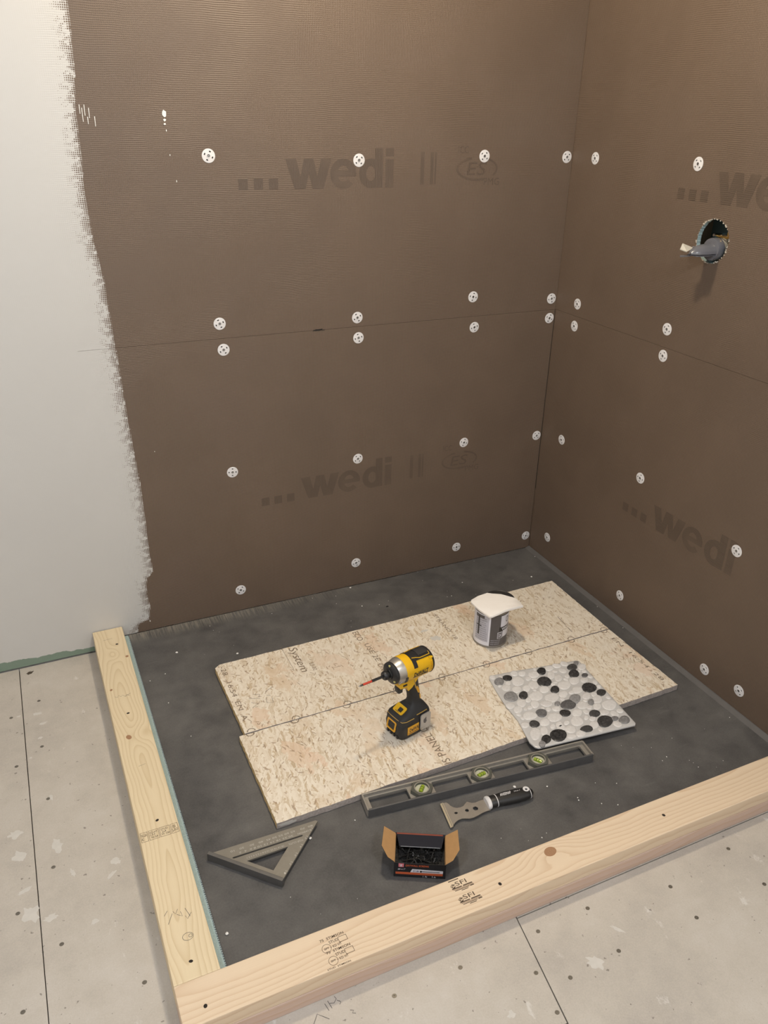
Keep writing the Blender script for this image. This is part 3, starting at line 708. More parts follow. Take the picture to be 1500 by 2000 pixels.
strokes('print_underline', [[on(bA, -1.093, -0.276), on(bA, -1.092, -0.395)]], 0.0012, OT + 0.0002, bA, m_ink2)
osb_print(bA, 'ECO', 0.050, 0.020, -0.862, -0.290, DN, RT)
osb_print(bA, 'USE 2E', 0.095, 0.016, -0.852, -0.362, DN, RT)
osb_print(bA, 'ONLY', 0.060, 0.018, -0.856, -0.470, DN, RT)
osb_print(bA, 'STRAND  18', 0.150, 0.012, -0.578, -0.300, DN, RT)
osb_print(bA, '23/32', 0.040, 0.012, -1.040, -0.385, DN, RT)
osb_print(bB, 'IS PANEL UP', 0.165, 0.022, -0.846, -0.918, (0, 1, 0), (-1, 0, 0))
osb_print(bB, 'EN  16:54  28', 0.230, 0.012, -0.118, -0.640, DN, RT)
s0 = on(bA, -1.235, -0.480)
strokes('pencil_mark', [[(s0[0], s0[1] + .02), (s0[0] + .018, s0[1] + .012), (s0[0] + .012, s0[1] + .002)], [(s0[0] - .016, s0[1] + .006), (s0[0] + .014, s0[1] - .004)], [(s0[0] - .014, s0[1] - .012), (s0[0] + .002, s0[1] - .024), (s0[0] - .016, s0[1] - .034), (s0[0] - .002, s0[1] - .036)],
                        [(s0[0] + .034, s0[1] + .002), (s0[0] + .044, s0[1] - .004)], [(s0[0] + .030, s0[1] - .008), (s0[0] + .026, s0[1] - .030), (s0[0] + .042, s0[1] - .036), (s0[0] + .046, s0[1] - .014)], [(s0[0] + .060, s0[1] + .030), (s0[0] + .036, s0[1] + .018)]], 0.0012, OT + 0.0002, bA)
strokes('pencil_mark', [[on(bA, -0.203, -0.470), on(bA, -0.207, -0.520)], [on(bA, -0.209, -0.535), on(bA, -0.211, -0.560)]], 0.0018, OT + 0.0002, bA)
# printed rings cut in two by the joint between the boards
for i, (x, y) in enumerate([(-1.285,-0.6068),(-1.160,-0.6058),(-1.008,-0.6038),(-0.8545,-0.602),(-0.7065,-0.600),(-0.554,-0.598),(-0.402,-0.596),(-0.241,-0.594),(-0.112,-0.5925)]):
    for o, a0, dy in ((bA, 0.0, 0.002), (bB, PI, -0.004)):
        n = 12; pts = [(0.0105 * math.cos(a0 + PI * k / n), 0.0105 * math.sin(a0 + PI * k / n)) for k in range(n + 1)]
        px_, py_ = on(o, x + (0.004 if a0 == 0 else -0.002), y + dy)
        strokes('printed_ring', [[(px_ + u, py_ + v) for u, v in pts]], 0.0021, OT + 0.0002, o, m_ring)
for x, y, rx, ry in [(-0.783,-0.459,.012,.014),(-0.675,-0.339,.012,.010),(-0.645,-0.371,.014,.005),(-0.63,-0.42,.016,.012)]:
    obj('compound_smear', blob(rx, ry), m_splot if rx > .0125 else plain('white_compound', (0.72, 0.66, 0.58), 0.7), bA, (*on(bA, x, y), OT))
obj('compound_smear', blob(0.022, 0.0055, 18, 0, 0.0003, 0.25), m_splot, bB, (*on(bB, -1.290, -0.9300), 0.0095), (PI / 2, 0, 0))

# ------------------------------------------------------------------ paint can, black lid and white pad
CX, CY, CR_ = -0.475, -0.4875, 0.0522
can = thing('paint_can', 'small printed metal can with grey and white label', 'paint can', (CX, CY, OT + 0.0005))
m_tin = plain('tin', (0.30, 0.29, 0.28), 0.35, 0.9)
m_lblw = plain('label_white', (0.70, 0.69, 0.74), 0.4, var=0.05)
m_lblg = plain('label_grey', (0.095, 0.085, 0.085), 0.4, var=0.06)
m_lbls = plain('label_silver', (0.47, 0.46, 0.51), 0.4, var=0.05)
m_black = plain('black_plastic', (0.014, 0.013, 0.013), 0.42, var=0.1)
obj('body', lathe_z([(CR_ - .002, 0), (CR_ + .0008, 0.001), (CR_ + .0008, 0.004), (CR_ - .0006, 0.006), (CR_ - .0006, 0.117), (CR_ + .0008, 0.119), (CR_ + .0008, 0.123), (CR_ - .004, 0.1235)], 48), m_tin, can, smooth=True)
def cyl_patch(a0, a1, z0, z1, r, n=None):
    n = n or max(2, int(abs(a1 - a0) / 4)); bm = bmesh.new(); rows = []
    for i in range(n + 1):
        a = math.radians(a0 + (a1 - a0) * i / n); c, s = math.cos(a), math.sin(a)
        rows.append([bm.verts.new((q * c, q * s, z)) for q, z in ((r, z0), (r, z1), (r - .0006, z1), (r - .0006, z0))])
    for p, q in zip(rows, rows[1:]):
        for k in range(4): bm.faces.new((p[k], q[k], q[(k + 1) % 4], p[(k + 1) % 4]))
    bm.faces.new(rows[0]); bm.faces.new(rows[-1]); return bm
def cyl_text(s, a0, a1, z0, z1, r, mat, parent, bold=0.0):
    me = text_mesh(s, 1, 1, bold)
    for v in me.vertices:
        a = math.radians(a0 + (a1 - a0) * v.co.x); v.co = (r * math.cos(a), r * math.sin(a), z0 + (z1 - z0) * v.co.y)
    return obj('lettering', me, mat, parent)
rl = CR_ + 0.0002
lab = obj('label', cyl_patch(140, 236, 0.007, 0.116, rl), m_lblw, can, smooth=True)
obj('label_text_field', cyl_patch(178, 230, 0.020, 0.112, rl + .0002), m_lbls, can, smooth=True)
obj('label_panel', cyl_patch(236, 385, 0.007, 0.116, rl), m_lblg, can, smooth=True)
m_lt = plain('label_small_print', (0.16, 0.155, 0.17), 0.5)
rt_ = rl + .0006
for k in range(11): cyl_text(random.choice(['SURFACE PREP DIRECTIONS', 'APPLY WITH BRUSH OR ROLL', 'CLEAN UP SOAP AND WATER', 'DRY TIME AND RECOAT INFO']), 181, random.uniform(218, 228), 0.100 - k * 0.0075, 0.1035 - k * 0.0075, rt_, m_lt, can)
obj('label_mark', cyl_patch(190, 196, 0.040, 0.108, rt_), m_black, can, smooth=True)
obj('label_mark', cyl_patch(182, 204, 0.072, 0.075, rt_), m_black, can, smooth=True)
obj('label_mark', cyl_patch(178, 214, 0.102, 0.112, rt_), m_lblg, can, smooth=True)
obj('label_emblem', cyl_patch(272, 330, 0.072, 0.114, rt_), m_lblw, can, smooth=True)
obj('label_emblem', cyl_patch(283, 330, 0.036, 0.062, rt_), m_lblw, can, smooth=True)
obj('label_band', cyl_patch(268, 335, 0.060, 0.074, rt_ + .0003), m_black, can, smooth=True)
cyl_text('WHITE', 276, 322, 0.0625, 0.0715, rt_ + .0006, m_lblw, can, 0.03)
cyl_text('O', 292, 306, 0.086, 0.108, rt_ + .0006, m_lblg, can)
obj('label_box', cyl_patch(262, 281, 0.034, 0.056, rt_ + .0004), m_lblw, can, smooth=True)
obj('label_box_field', cyl_patch(263.5, 279.5, 0.0355, 0.0545, rt_ + .0006), m_lblg, can, smooth=True)
cyl_text('3X', 265, 278, 0.039, 0.051, rt_ + .0010, m_lblw, can, 0.02)
for k in range(3): cyl_text('PRIMER SEALER BASE', 240, 274 - k * 2, 0.026 - k * 0.007, 0.0295 - k * 0.007, rt_, m_lbls, can)
LIDZ = OT + 0.1245
lid = obj('can_lid', lathe_z([(0.047, 0.0), (0.048, 0.001), (0.048, 0.007), (0.046, 0.0085), (0.043, 0.0065)], 40), m_black, None, (-0.441, -0.473, LIDZ), smooth=True)
tag(lid, 'round black lid lying off centre under the white pad on the can', 'lid')
padpts = [(-0.541,-0.467),(-0.5340,-0.4570),(-0.5078,-0.448),(-0.4697,-0.443),(-0.458,-0.452),(-0.4327,-0.467),(-0.4029,-0.5018),(-0.3985,-0.523),(-0.403,-0.5467),(-0.4652,-0.550),(-0.520,-0.5600),(-0.5294,-0.5576),(-0.5385,-0.5135)]
def pad_ring(k, z, sag=0.0):
    return [(-0.470 + (x + 0.470) * k, -0.502 + (y + 0.502) * k, z - sag * max(0.0, math.hypot(x + 0.475, y + 0.49) - 0.055)) for x, y in padpts]
zb = LIDZ + 0.0088
pm = loft([pad_ring(0.95, zb, 0.06), pad_ring(1.0, zb + .002, 0.06), pad_ring(1.0, zb + .007, 0.06), pad_ring(0.965, zb + .0095, 0.06), pad_ring(0.6, zb + .0105, 0.0), pad_ring(0.2, zb + .0105, 0)])
h_pad = Mat('white_pad', 0.75, 0, 0.2); h_pad.color(h_pad.mix(h_pad.noise(h_pad.co, 30, 3), (0.80, 0.75, 0.70), (0.84, 0.80, 0.76))); h_pad.bump(h_pad.noise(h_pad.co, 400, 2), 0.0006, 0.4)
pad = obj('foam_pad', pm, h_pad.mat, None, smooth=True)
tag(pad, 'thick white pad with angled corners resting on the paint can', 'pad')

# ------------------------------------------------------------------ pebble mosaic sheet
PEB = [('b',12.6,131.7,12.5,-3.6,7.4,14.2),('b',-2.6,85.4,19.9,-5.8,9.6,18.3),('b',9.9,44.4,12.1,-3.5,7.2,13.3),('b',-88.5,46.5,12.0,-3.5,7.1,14.3),('g',-125.5,51.0,17.9,-5.2,8.9,18.7),('g',-128.9,122.0,12.2,-3.5,7.5,16.2),('b',-98.9,130.4,12.3,-3.6,5.5,11.7),('d',-74.7,-36.2,13.8,-4.0,7.5,14.4),('b',-114.0,-70.9,12.8,-3.7,6.1,11.9),('b',-72.7,-128.6,21.0,-6.1,10.3,19.0),('b',-111.6,-133.5,11.8,-3.5,7.4,14.1),('g',-129.5,-146.5,8.3,-2.4,5.3,10.2),('g',-13.6,-13.4,7.4,-2.1,4.6,8.4),('b',110.5,123.9,13.4,-3.9,7.4,13.1),('g',131.0,137.5,7.2,-2.1,5.5,9.7),('b',99.3,94.5,14.8,-4.3,8.6,15.2),('d',126.5,78.5,8.6,-2.5,4.7,8.1),('b',109.4,24.5,19.8,-5.7,10.4,17.7),('b',131.2,-4.7,12.8,-3.7,7.2,11.9),('g',44.8,-8.3,14.9,-4.3,9.7,17.1),('d',14.6,-25.2,19.2,-5.6,9.9,17.8),('b',-11.8,-54.5,13.8,-4.0,6.7,12.2),('g',81.4,-33.7,8.2,-2.4,6.2,10.5),('b',65.6,-79.4,13.1,-3.8,7.8,13.1),('b',76.4,-115.1,20.1,-5.9,11.4,18.7),('b',12.5,-128.1,14.9,-4.3,6.7,11.5),('g',108.4,-112.9,8.7,-2.5,4.9,7.9),('g',130.6,-125.1,14.4,-4.2,8.1,12.7),('w',41.4,138.4,12.6,-3.6,6.3,12.0),('w',31.2,107.4,11.6,-3.4,8.7,16.4),('w',45.9,89.8,12.4,-3.6,7.5,13.8),('w',-16.5,123.9,17.1,-4.9,7.2,14.1),('w',-75.0,109.0,16.9,-4.9,10.2,20.8),('w',-39.4,80.5,15.2,-4.4,8.7,17.0),('w',-19.0,54.1,14.4,-4.2,7.6,14.5),('w',-94.6,76.0,13.6,-3.9,6.5,13.5),('w',-65.2,72.5,11.4,-3.3,6.7,13.5),('w',-120.1,91.0,12.9,-3.7,6.4,13.6),('w',-107.0,107.8,7.6,-2.2,4.9,10.3),('w',-55.2,34.3,19.4,-5.6,10.1,19.7),('w',-15.3,15.3,20.1,-5.8,9.8,18.4),('w',46.7,55.5,17.6,-5.1,10.5,19.1),('w',-108.6,17.8,13.3,-3.9,7.4,15.0),('w',-84.2,24.2,8.2,-2.4,4.9,9.7),('w',-74.6,3.1,11.8,-3.4,7.6,14.9),('w',-42.5,-3.8,16.2,-4.7,6.7,12.7),('w',-94.7,-6.7,7.3,-2.1,3.7,7.3),('w',-130.4,-4.6,11.7,-3.4,7.1,14.7),('w',-109.7,-36.5,18.8,-5.5,8.2,16.4),('w',-143.8,16.0,12.5,-3.6,5.6,11.7),('w',-47.9,-61.5,18.8,-5.5,9.2,17.2),('w',-48.2,-27.4,7.3,-2.1,4.4,8.3),('w',-83.3,-71.9,13.6,-4.0,7.8,14.9),('w',-101.1,-102.7,10.6,-3.1,8.1,15.5),('w',-128.5,-105.7,14.7,-4.3,10.9,21.2),('w',-70.3,-93.8,7.1,-2.1,4.7,8.8),('w',-50.0,-93.0,10.0,-2.9,6.4,11.8),('w',-26.6,-31.3,11.0,-3.2,5.6,10.4),('w',84.7,65.4,14.6,-4.2,9.0,15.9),('w',74.9,89.5,7.0,-2.0,5.1,9.2),('w',71.0,25.4,14.4,-4.2,8.8,15.4),('w',113.8,59.6,10.8,-3.1,6.6,11.3),('w',82.9,-5.8,12.0,-3.5,8.1,14.0),('w',50.3,20.0,8.3,-2.4,4.6,8.3),('w',23.5,19.0,12.8,-3.7,7.8,14.1),('w',107.7,-5.5,8.3,-2.4,5.7,9.7),('w',105.3,-27.2,14.2,-4.1,9.5,15.9),('w',125.4,-57.5,19.2,-5.6,12.8,20.8),('w',51.8,-38.5,14.8,-4.3,9.0,15.6),('w',66.2,-52.3,8.1,-2.4,4.8,8.2),('w',89.2,-54.2,11.8,-3.4,7.4,12.4),('w',20.7,-62.8,14.6,-4.2,8.1,14.2),('w',3.7,-92.7,17.2,-5.0,10.2,17.8),('w',94.8,-82.0,13.9,-4.0,6.1,10.1),('w',35.0,-88.0,6.5,-1.9,4.6,8.0),('w',49.9,-95.8,8.7,-2.5,5.6,9.5),('w',40.2,-119.3,12.9,-3.8,8.1,13.6),('w',-26.8,-90.7,7.9,-2.3,4.6,8.3),('w',-29.8,-116.9,14.9,-4.3,7.6,13.5),('w',-11.6,-139.9,13.4,-3.9,6.5,11.4),('w',-40.8,-142.3,13.3,-3.9,4.8,8.5),('w',139.6,116.9,11.9,-3.4,7.5,13.1),('w',-50.7,-104.0,10.6,-3.1,6.9,12.6)]
ms = thing('pebble_mosaic', 'sheet of white, grey and black pebbles overhanging the front board', 'mosaic tile', (-0.454, -0.830, OT + 0.0006), math.radians(-7))
outl = [(-0.1428,0.1561),(-0.0636,0.1575),(0.02,0.1545),(0.1380,0.1525),(0.1470,0.1470),(0.1505,0.03),(0.1545,-0.1430),(0.1490,-0.1500),(0.0,-0.1535),(-0.1440,-0.1565),(-0.1520,-0.1500),(-0.1577,-0.1308),(-0.1494,-0.0439),(-0.1530,0.0),(-0.1555,0.0309),(-0.1536,0.0861),(-0.150,0.145)]
def shrink(k, z): return [(x * k, y * k, z) for x, y in outl]
h_b = Mat('sheet_film', 0.22, 0, 0.5)
h_b.color(h_b.mix(h_b.noise(h_b.co, 25, 3), (0.46, 0.445, 0.435), (0.55, 0.535, 0.525))); h_b.bump(h_b.noise(h_b.co, 45, 3), 0.004, 0.25)
obj('backing_sheet', loft([shrink(0.985, 0), shrink(1.0, 0.001), shrink(1.0, 0.0045), shrink(0.985, 0.0062), shrink(0.95, 0.0064)]), h_b.mat, ms, smooth=True)
def stone(name, a, b, rough=0.3):
    h = Mat(name, rough, 0, 0.5); oi = h.n('ShaderNodeObjectInfo').outputs['Random']
    v = h.n('ShaderNodeVectorMath', {'operation': 'ADD'}); h.put(v.inputs[0], h.co); h.put(v.inputs[1], h.vec(oi, h.m('MULTIPLY', oi, 3.0), 0.0))
    k = h.m('ADD', h.m('MULTIPLY', h.sm(h.noise(v.outputs[0], 170, 4, 0.75), 0.35, 0.70), 0.6), h.m('MULTIPLY', oi, 0.4))
    h.color(h.mix(k, a, b)); h.rough(h.m('ADD', h.m('MULTIPLY', h.noise(v.outputs[0], 50, 2), 0.25), rough - 0.1)); return h.mat
m_peb = {'w': stone('pebble_white', (0.56, 0.535, 0.52), (0.70, 0.68, 0.665)), 'b': stone('pebble_black', (0.010, 0.010, 0.011), (0.090, 0.087, 0.086), 0.24),
         'g': stone('pebble_grey', (0.13, 0.125, 0.125), (0.34, 0.33, 0.33)), 'd': stone('pebble_dark_grey', (0.06, 0.058, 0.06), (0.20, 0.195, 0.195))}
def inside(x, y):
    return -0.147 < x < 0.146 and -0.147 < y < 0.150
peb = [(k, cx / 1000, cy / 1000, vx / 1000, vy_ / 1000, wx / 1000, wy / 1000) for k, cx, cy, vx, vy_, wx, wy in PEB]
rad = lambda p: 0.5 * (math.hypot(p[3], p[4]) + math.hypot(p[5], p[6]))
for size in (0.012, 0.0095, 0.0075, 0.006):
    for _ in range(900):
        x, y = random.uniform(-0.140, 0.140), random.uniform(-0.142, 0.146)
        if all(math.hypot(x - p[1], y - p[2]) > 0.92 * rad(p) + size for p in peb):
            a = random.uniform(0, PI); e = random.uniform(0.85, 1.12)
            peb.append(('w', x, y, size * e * math.cos(a), size * e * math.sin(a), -size / e * math.sin(a), size / e * math.cos(a)))
def pebble(p):
    k, cx, cy, vx, vy_, wx, wy = p; n = 16; rings = []
    ph = [random.uniform(0, 2 * PI) for _ in range(2)]; q = 1.03 if k == 'w' else 1.10
    hgt = 0.0034 if k == 'w' else 0.0046
    for s, z in ((1.0, 0.0), (1.0, 0.40), (0.97, 0.68), (0.88, 0.88), (0.60, 0.99)):
        r = []
        for i in range(n):
            t = 2 * PI * i / n; f = q * s * (1 + 0.05 * math.sin(2 * t + ph[0]) + 0.035 * math.sin(3 * t + ph[1]))
            r.append((f * (vx * math.cos(t) + wx * math.sin(t)), f * (vy_ * math.cos(t) + wy * math.sin(t)), z * hgt))
        rings.append(r)
    obj('pebble', loft(rings), m_peb[k], ms, (cx, cy, 0.0046), smooth=True)
for p in peb: pebble(p)

# ------------------------------------------------------------------ spirit level
m_cast = plain('cast_metal', (0.33, 0.305, 0.27), 0.45, 0.45, var=0.12, scale=90)
m_cast_shaded = plain('cast_metal_shaded', (0.115, 0.112, 0.112), 0.5, 0.4, var=0.15, scale=60)  # darker copy of the cast metal: near flange's shade put into its colour
LV = thing('spirit_level', 'grey cast spirit level with three round vials lying before the boards', 'level', (-0.8005, -0.9865, 0.0006), math.radians(-5.7))
lw, ll = 0.0255, 0.3045
vial_x = (-0.160, 0.000, 0.159)
slots = []
for a, b in ((-0.292, -0.193), (-0.128, -0.031), (0.031, 0.127), (0.192, 0.292)): slots.append(rrect(a, b, -0.0190, 0.0190, 0.004))
web = plate(rrect(-ll + .002, ll - .002, -lw + .001, lw - .001, 0.002), slots + [circle(x, 0, 0.0165, 24) for x in vial_x], 0.0090, 0.0150)
obj('web', web, m_cast, LV)
for s in (-1, 1):
    obj('flange', box(-ll, ll, s * lw - 0.0024, s * lw + 0.0024, 0, 0.0240, 0.0008), m_cast if s > 0 else m_cast_shaded, LV)
for s in (-1, 1):
    obj('end_plate', box(s * ll - 0.0022, s * ll + 0.0022, -lw, lw, 0.0004, 0.0236, 0.0009), m_cast, LV)
m_holder = plain('vial_holder', (0.085, 0.085, 0.07), 0.35, var=0.15)
m_lens = plain('vial_lens', (0.50, 0.49, 0.36), 0.12, var=0.05)
m_fluid = plain('green_fluid', (0.26, 0.34, 0.03), 0.12, var=0.1)
for x in vial_x:
    hx = [(x + 0.0290 * math.cos(k * PI / 3), 0.0255 * math.sin(k * PI / 3)) for k in range(6)]
    vh = obj('vial_holder', plate(hx, [circle(x, 0, 0.0172, 28)], 0.0070, 0.0255), m_holder, LV)
    obj('rim', plate(circle(x, 0, 0.0190, 28), [circle(x, 0, 0.0168, 28)], 0.0250, 0.0266), m_cast, vh)
    obj('lens', plate(circle(x, 0, 0.0171, 28), (), 0.0140, 0.0190), m_lens, vh)
    a = {0: 0.9, 1: 0.25, 2: -0.9}[vial_x.index(x)]
    vb = tube([(x - 0.0105 * math.cos(a), -0.0105 * math.sin(a), 0.0200), (x, 0, 0.0205), (x + 0.0105 * math.cos(a), 0.0105 * math.sin(a), 0.0200)], 0.0050, 12)
    obj('vial', vb, m_fluid, vh, smooth=True)
    for q in (-0.0035, 0.0035):
        rg = tube([(x + q * math.cos(a) - 0.0052 * math.sin(a) * math.cos(t), q * math.sin(a) + 0.0052 * math.cos(a) * math.cos(t), 0.0205 + 0.0056 * math.sin(t)) for t in [PI * k / 8 for k in range(9)]], 0.0004, 4)
        obj('vial_line', rg, m_black, vh)

# ------------------------------------------------------------------ painter's tool
KN = thing('scraper_tool', 'steel painter scraper with hooked blade and black and white handle', 'scraper', (-0.936, -1.056, 0.0008), math.radians(-6))
m_steel = plain('worn_steel', (0.36, 0.325, 0.285), 0.40, 0.6, var=0.15, scale=70)
bl = [(2,36),(13,35.5),(17,30),(19,23),(24,16),(31,12),(40,11),(48,12.5),(55,18),(62,22.5),(67,19),(72,15.5),(80,14),(92,16),(106,17),(106,-18),(98,-18),(84,-20),(71,-24),(58,-27),(47,-27),(38,-23.5),(30,-21.5),(20,-23),(11,-27),(5,-32),(-2,-37)]
bl = [(x / 1000, y / 1000) for x, y in bl]
obj('blade', plate(bl, [circle(0.0232, -0.0019, 0.0042, 14, 0.0034), circle(0.0513, -0.0024, 0.0050, 6), circle(0.0732, -0.0031, 0.0068, 6)], 0.0062, 0.0082), m_steel, KN)
obj('cutting_edge', loft([[(-0.0022, 0.0372, 0.0058), (0.0052, 0.0368, 0.0058), (0.0056, 0.0368, 0.0085), (-0.0016, 0.0372, 0.0068)], [(-0.0062, -0.0380, 0.0058), (0.0012, -0.0368, 0.0058), (0.0016, -0.0368, 0.0085), (-0.0056, -0.0380, 0.0068)]]), plain('bright_steel', (0.66, 0.59, 0.44), 0.3, 0.7), KN)
def hsec(x, ry, rz, cy=0.0, cz=0.0135):
    return [(x, cy + ry * math.cos(2 * PI * i / 20), cz + rz * math.sin(2 * PI * i / 20)) for i in range(20)]
obj('handle', loft([hsec(0.108, 0.0150, 0.0100), hsec(0.116, 0.0165, 0.0118), hsec(0.130, 0.0158, 0.0122), hsec(0.155, 0.0180, 0.0128), hsec(0.185, 0.0185, 0.0128, -.001), hsec(0.208, 0.0165, 0.0122, -.001), hsec(0.220, 0.0125, 0.0105, -.001), hsec(0.2255, 0.0060, 0.0060, -.001)]), m_black, KN, smooth=True)
m_wg = plain('white_grip', (0.66, 0.64, 0.64), 0.4, var=0.05)
obj('ferrule', loft([hsec(0.103, 0.0170, 0.0095, 0.0, 0.0125), hsec(0.106, 0.0185, 0.0120, 0.0, 0.0130), hsec(0.110, 0.0180, 0.0122, 0.0, 0.0130), hsec(0.112, 0.0160, 0.0115)]), m_wg, KN, smooth=True)
obj('grip_band', loft([hsec(0.1270, 0.0160, 0.0124), hsec(0.1274, 0.0166, 0.0130), hsec(0.1286, 0.0166, 0.0130), hsec(0.1290, 0.0160, 0.0124)]), m_wg, KN, smooth=True)
obj('end_band', loft([hsec(0.2160, 0.0142, 0.0112, -.001), hsec(0.2164, 0.0150, 0.0120, -.001), hsec(0.2174, 0.0148, 0.0118, -.001), hsec(0.2178, 0.0138, 0.0110, -.001)]), m_wg, KN, smooth=True)
obj('hang_ring', plate(circle(0.2085, 0.0015, 0.0078, 24), [circle(0.2085, 0.0005, 0.0032, 16)], 0.0215, 0.0262), m_wg, KN, smooth=False)
lettering('brand_lettering', 'ANSEMAP', 0.030, 0.0085, m_wg, KN, (0.138, -0.0020, 0.0266), (1, 0.02, 0), (0, 1, 0), 0.02, 0.3)
lettering('brand_lettering', '14-in-1', 0.0165, 0.0042, m_wg, KN, (0.176, 0.0005, 0.0266), (1, 0.02, 0), (0, 1, 0), 0.0, 0.3)

# ------------------------------------------------------------------ rafter square
ang = math.atan2(-0.9457 + 1.0805, -1.4818 + 1.351)   # B -> A
SQ = thing('rafter_square', 'grey metal triangular rafter square lying near the left curb', 'square', (-1.351, -1.0800, 0.0008), ang)
m_alu = plain('worn_aluminium', (0.26, 0.24, 0.205), 0.45, 0.5, var=0.14, scale=50)
S = 0.180
# local x along the fence from the right-angle corner, local y = away from the fence (mirrored: towards -y)
def q2(u, v): return (u, -v)
tri = [q2(0, 0.0), q2(S, 0.0), q2(S, 0.004), q2(0.006, S - 0.004), q2(0.0, S - 0.004)]
hyp = lambda t, d: ((1 - t) * S - d * 0.7071, t * S - d * 0.7071)
slot = [q2(*hyp(0.18, 0.0265)), q2(*hyp(0.80, 0.0265)), q2(*hyp(0.815, 0.0285)), q2(*hyp(0.80, 0.031)), q2(*hyp(0.18, 0.031)), q2(*hyp(0.17, 0.0285))]
cut = [q2(0.030, 0.016), q2(0.096, 0.016), q2(0.030, 0.085)]
sqp = plate(tri, [slot, cut], 0.0095, 0.0140)
obj('plate', sqp, m_alu, SQ)
obj('fence', box(-0.003, S + 0.004, -0.003, 0.0055, 0.0, 0.0205, 0.0008), plain('fence_metal', (0.17, 0.165, 0.16), 0.45, 0.7, var=0.12, scale=50), SQ)
m_eng = plain('engraved_white', (0.48, 0.45, 0.40), 0.6)
hd = Vector((1, 1, 0)).normalized()         # reading direction along the long side, from the tip
hu = Vector((-1, 1, 0)).normalized()
def hpos(t, d): u, v = hyp(t, d); return (u, -v, 0.0142)   # t = 1 at the tip
for t, d, s, w, h_ in [(0.93, 0.008, '80  70', 0.030, 0.0048), (0.76, 0.008, '65 60 55 50 45  40   30    20   10', 0.150, 0.0048), (0.90, 0.0185, 'COMMON', 0.032, 0.0052), (0.73, 0.0185, '30 22 18 14 12 10 8 6  4  2', 0.125, 0.0046), (0.80, 0.0385, 'TOP CUTS', 0.034, 0.0050), (0.62, 0.0385, '18 16 14 12 10 9 8 7 6 5 4 3 2 1', 0.085, 0.0042)]:
    lettering('engraving', s, w, h_, m_eng, SQ, hpos(t, d), hd, hu)
for k in range(6):
    lettering('engraving', str(k + 1), 0.0035, 0.005, m_eng, SQ, (0.004, -(0.022 + k * 0.0254), 0.0142), hd, hu)
    obj('tick', box(0.0, 0.006, -0.0004, 0.0004, 0, 0.0002), m_eng, SQ, (0.0002, -(0.0254 * (k + 1)), 0.0140))

# ------------------------------------------------------------------ carton of screws
BX = thing('screw_box', 'small open black carton of drywall screws with brown flaps', 'box', (-1.1216, -1.1552, 0.0006), math.radians(-27.5))
bw, bd, bh, bt = 0.1128, 0.082, 0.0425, 0.0010
m_card = plain('black_card', (0.012, 0.012, 0.014), 0.42, var=0.2)
m_kraft = plain('kraft_card', (0.42, 0.235, 0.095), 0.75, var=0.12, scale=90)
m_navy = plain('navy_card', (0.013, 0.015, 0.024), 0.38, var=0.15)
m_orange = plain('orange_print', (0.50, 0.10, 0.035), 0.5)
m_paper = plain('white_print', (0.62, 0.60, 0.64), 0.5)
obj('bottom_panel', box(0, bw, 0, bd, 0, bt), m_card, BX)
fp = obj('front_panel', box(0, bw, 0, bt, bt, bh), m_card, BX)
obj('back_panel', box(0, bw, bd - bt, bd, bt, bh), m_card, BX)
obj('side_panel', box(0, bt, bt, bd - bt, bt, bh), m_card, BX)
obj('side_panel', box(bw - bt, bw, bt, bd - bt, bt, bh), m_card, BX)
obj('side_lining', box(bt, bt + .0006, bt, bd - bt, bt, bh - .001), m_kraft, BX)
obj('side_lining', box(bw - bt - .0006, bw - bt, bt, bd - bt, bt, bh - .001), m_kraft, BX)
def flap(name, pts, mats, rot, loc):
    bm = plate(pts, (), -0.0004, 0.0004); bmesh.ops.recalc_face_normals(bm, faces=bm.faces)
    for f in bm.faces: f.material_index = 1 if f.normal.z < -0.5 else 0
    return obj(name, bm, mats, BX, loc, rot)
# side flaps stand open outwards showing brown board
flap('side_flap', [(0, 0.002), (0, bd - .002), (0.036, bd - .006), (0.039, 0.020), (0.020, 0.002)], [m_card, m_kraft], (0, math.radians(-138), 0), (0.0004, 0, bh))
flap('side_flap', [(0, 0.002), (0, bd - .002), (0.036, bd - .006), (0.039, 0.020), (0.020, 0.002)], [m_kraft, m_card], (0, math.radians(-44), 0), (bw - .0004, 0, bh))
# back flap half closed over the opening, printed side up
bf = flap('back_flap', [(0.0, 0.0), (bw, 0.0), (bw - .004, -0.010), (bw - .010, -0.042), (0.010, -0.042), (0.004, -0.010)], [m_navy, m_kraft], (math.radians(-6), 0, 0), (0, bd - .0005, bh + .0008))
obj('flap_stripe', box(0.003, bw - .006, -0.0050, -0.0008, 0.0004, 0.0006), plain('red_print', (0.22, 0.055, 0.035), 0.5), bf)
obj('worn_edge', box(0.013, bw - .013, -0.0423, -0.0415, -0.0004, 0.0007), plain('worn_card', (0.26, 0.27, 0.29), 0.8, var=0.6, scale=400), bf)
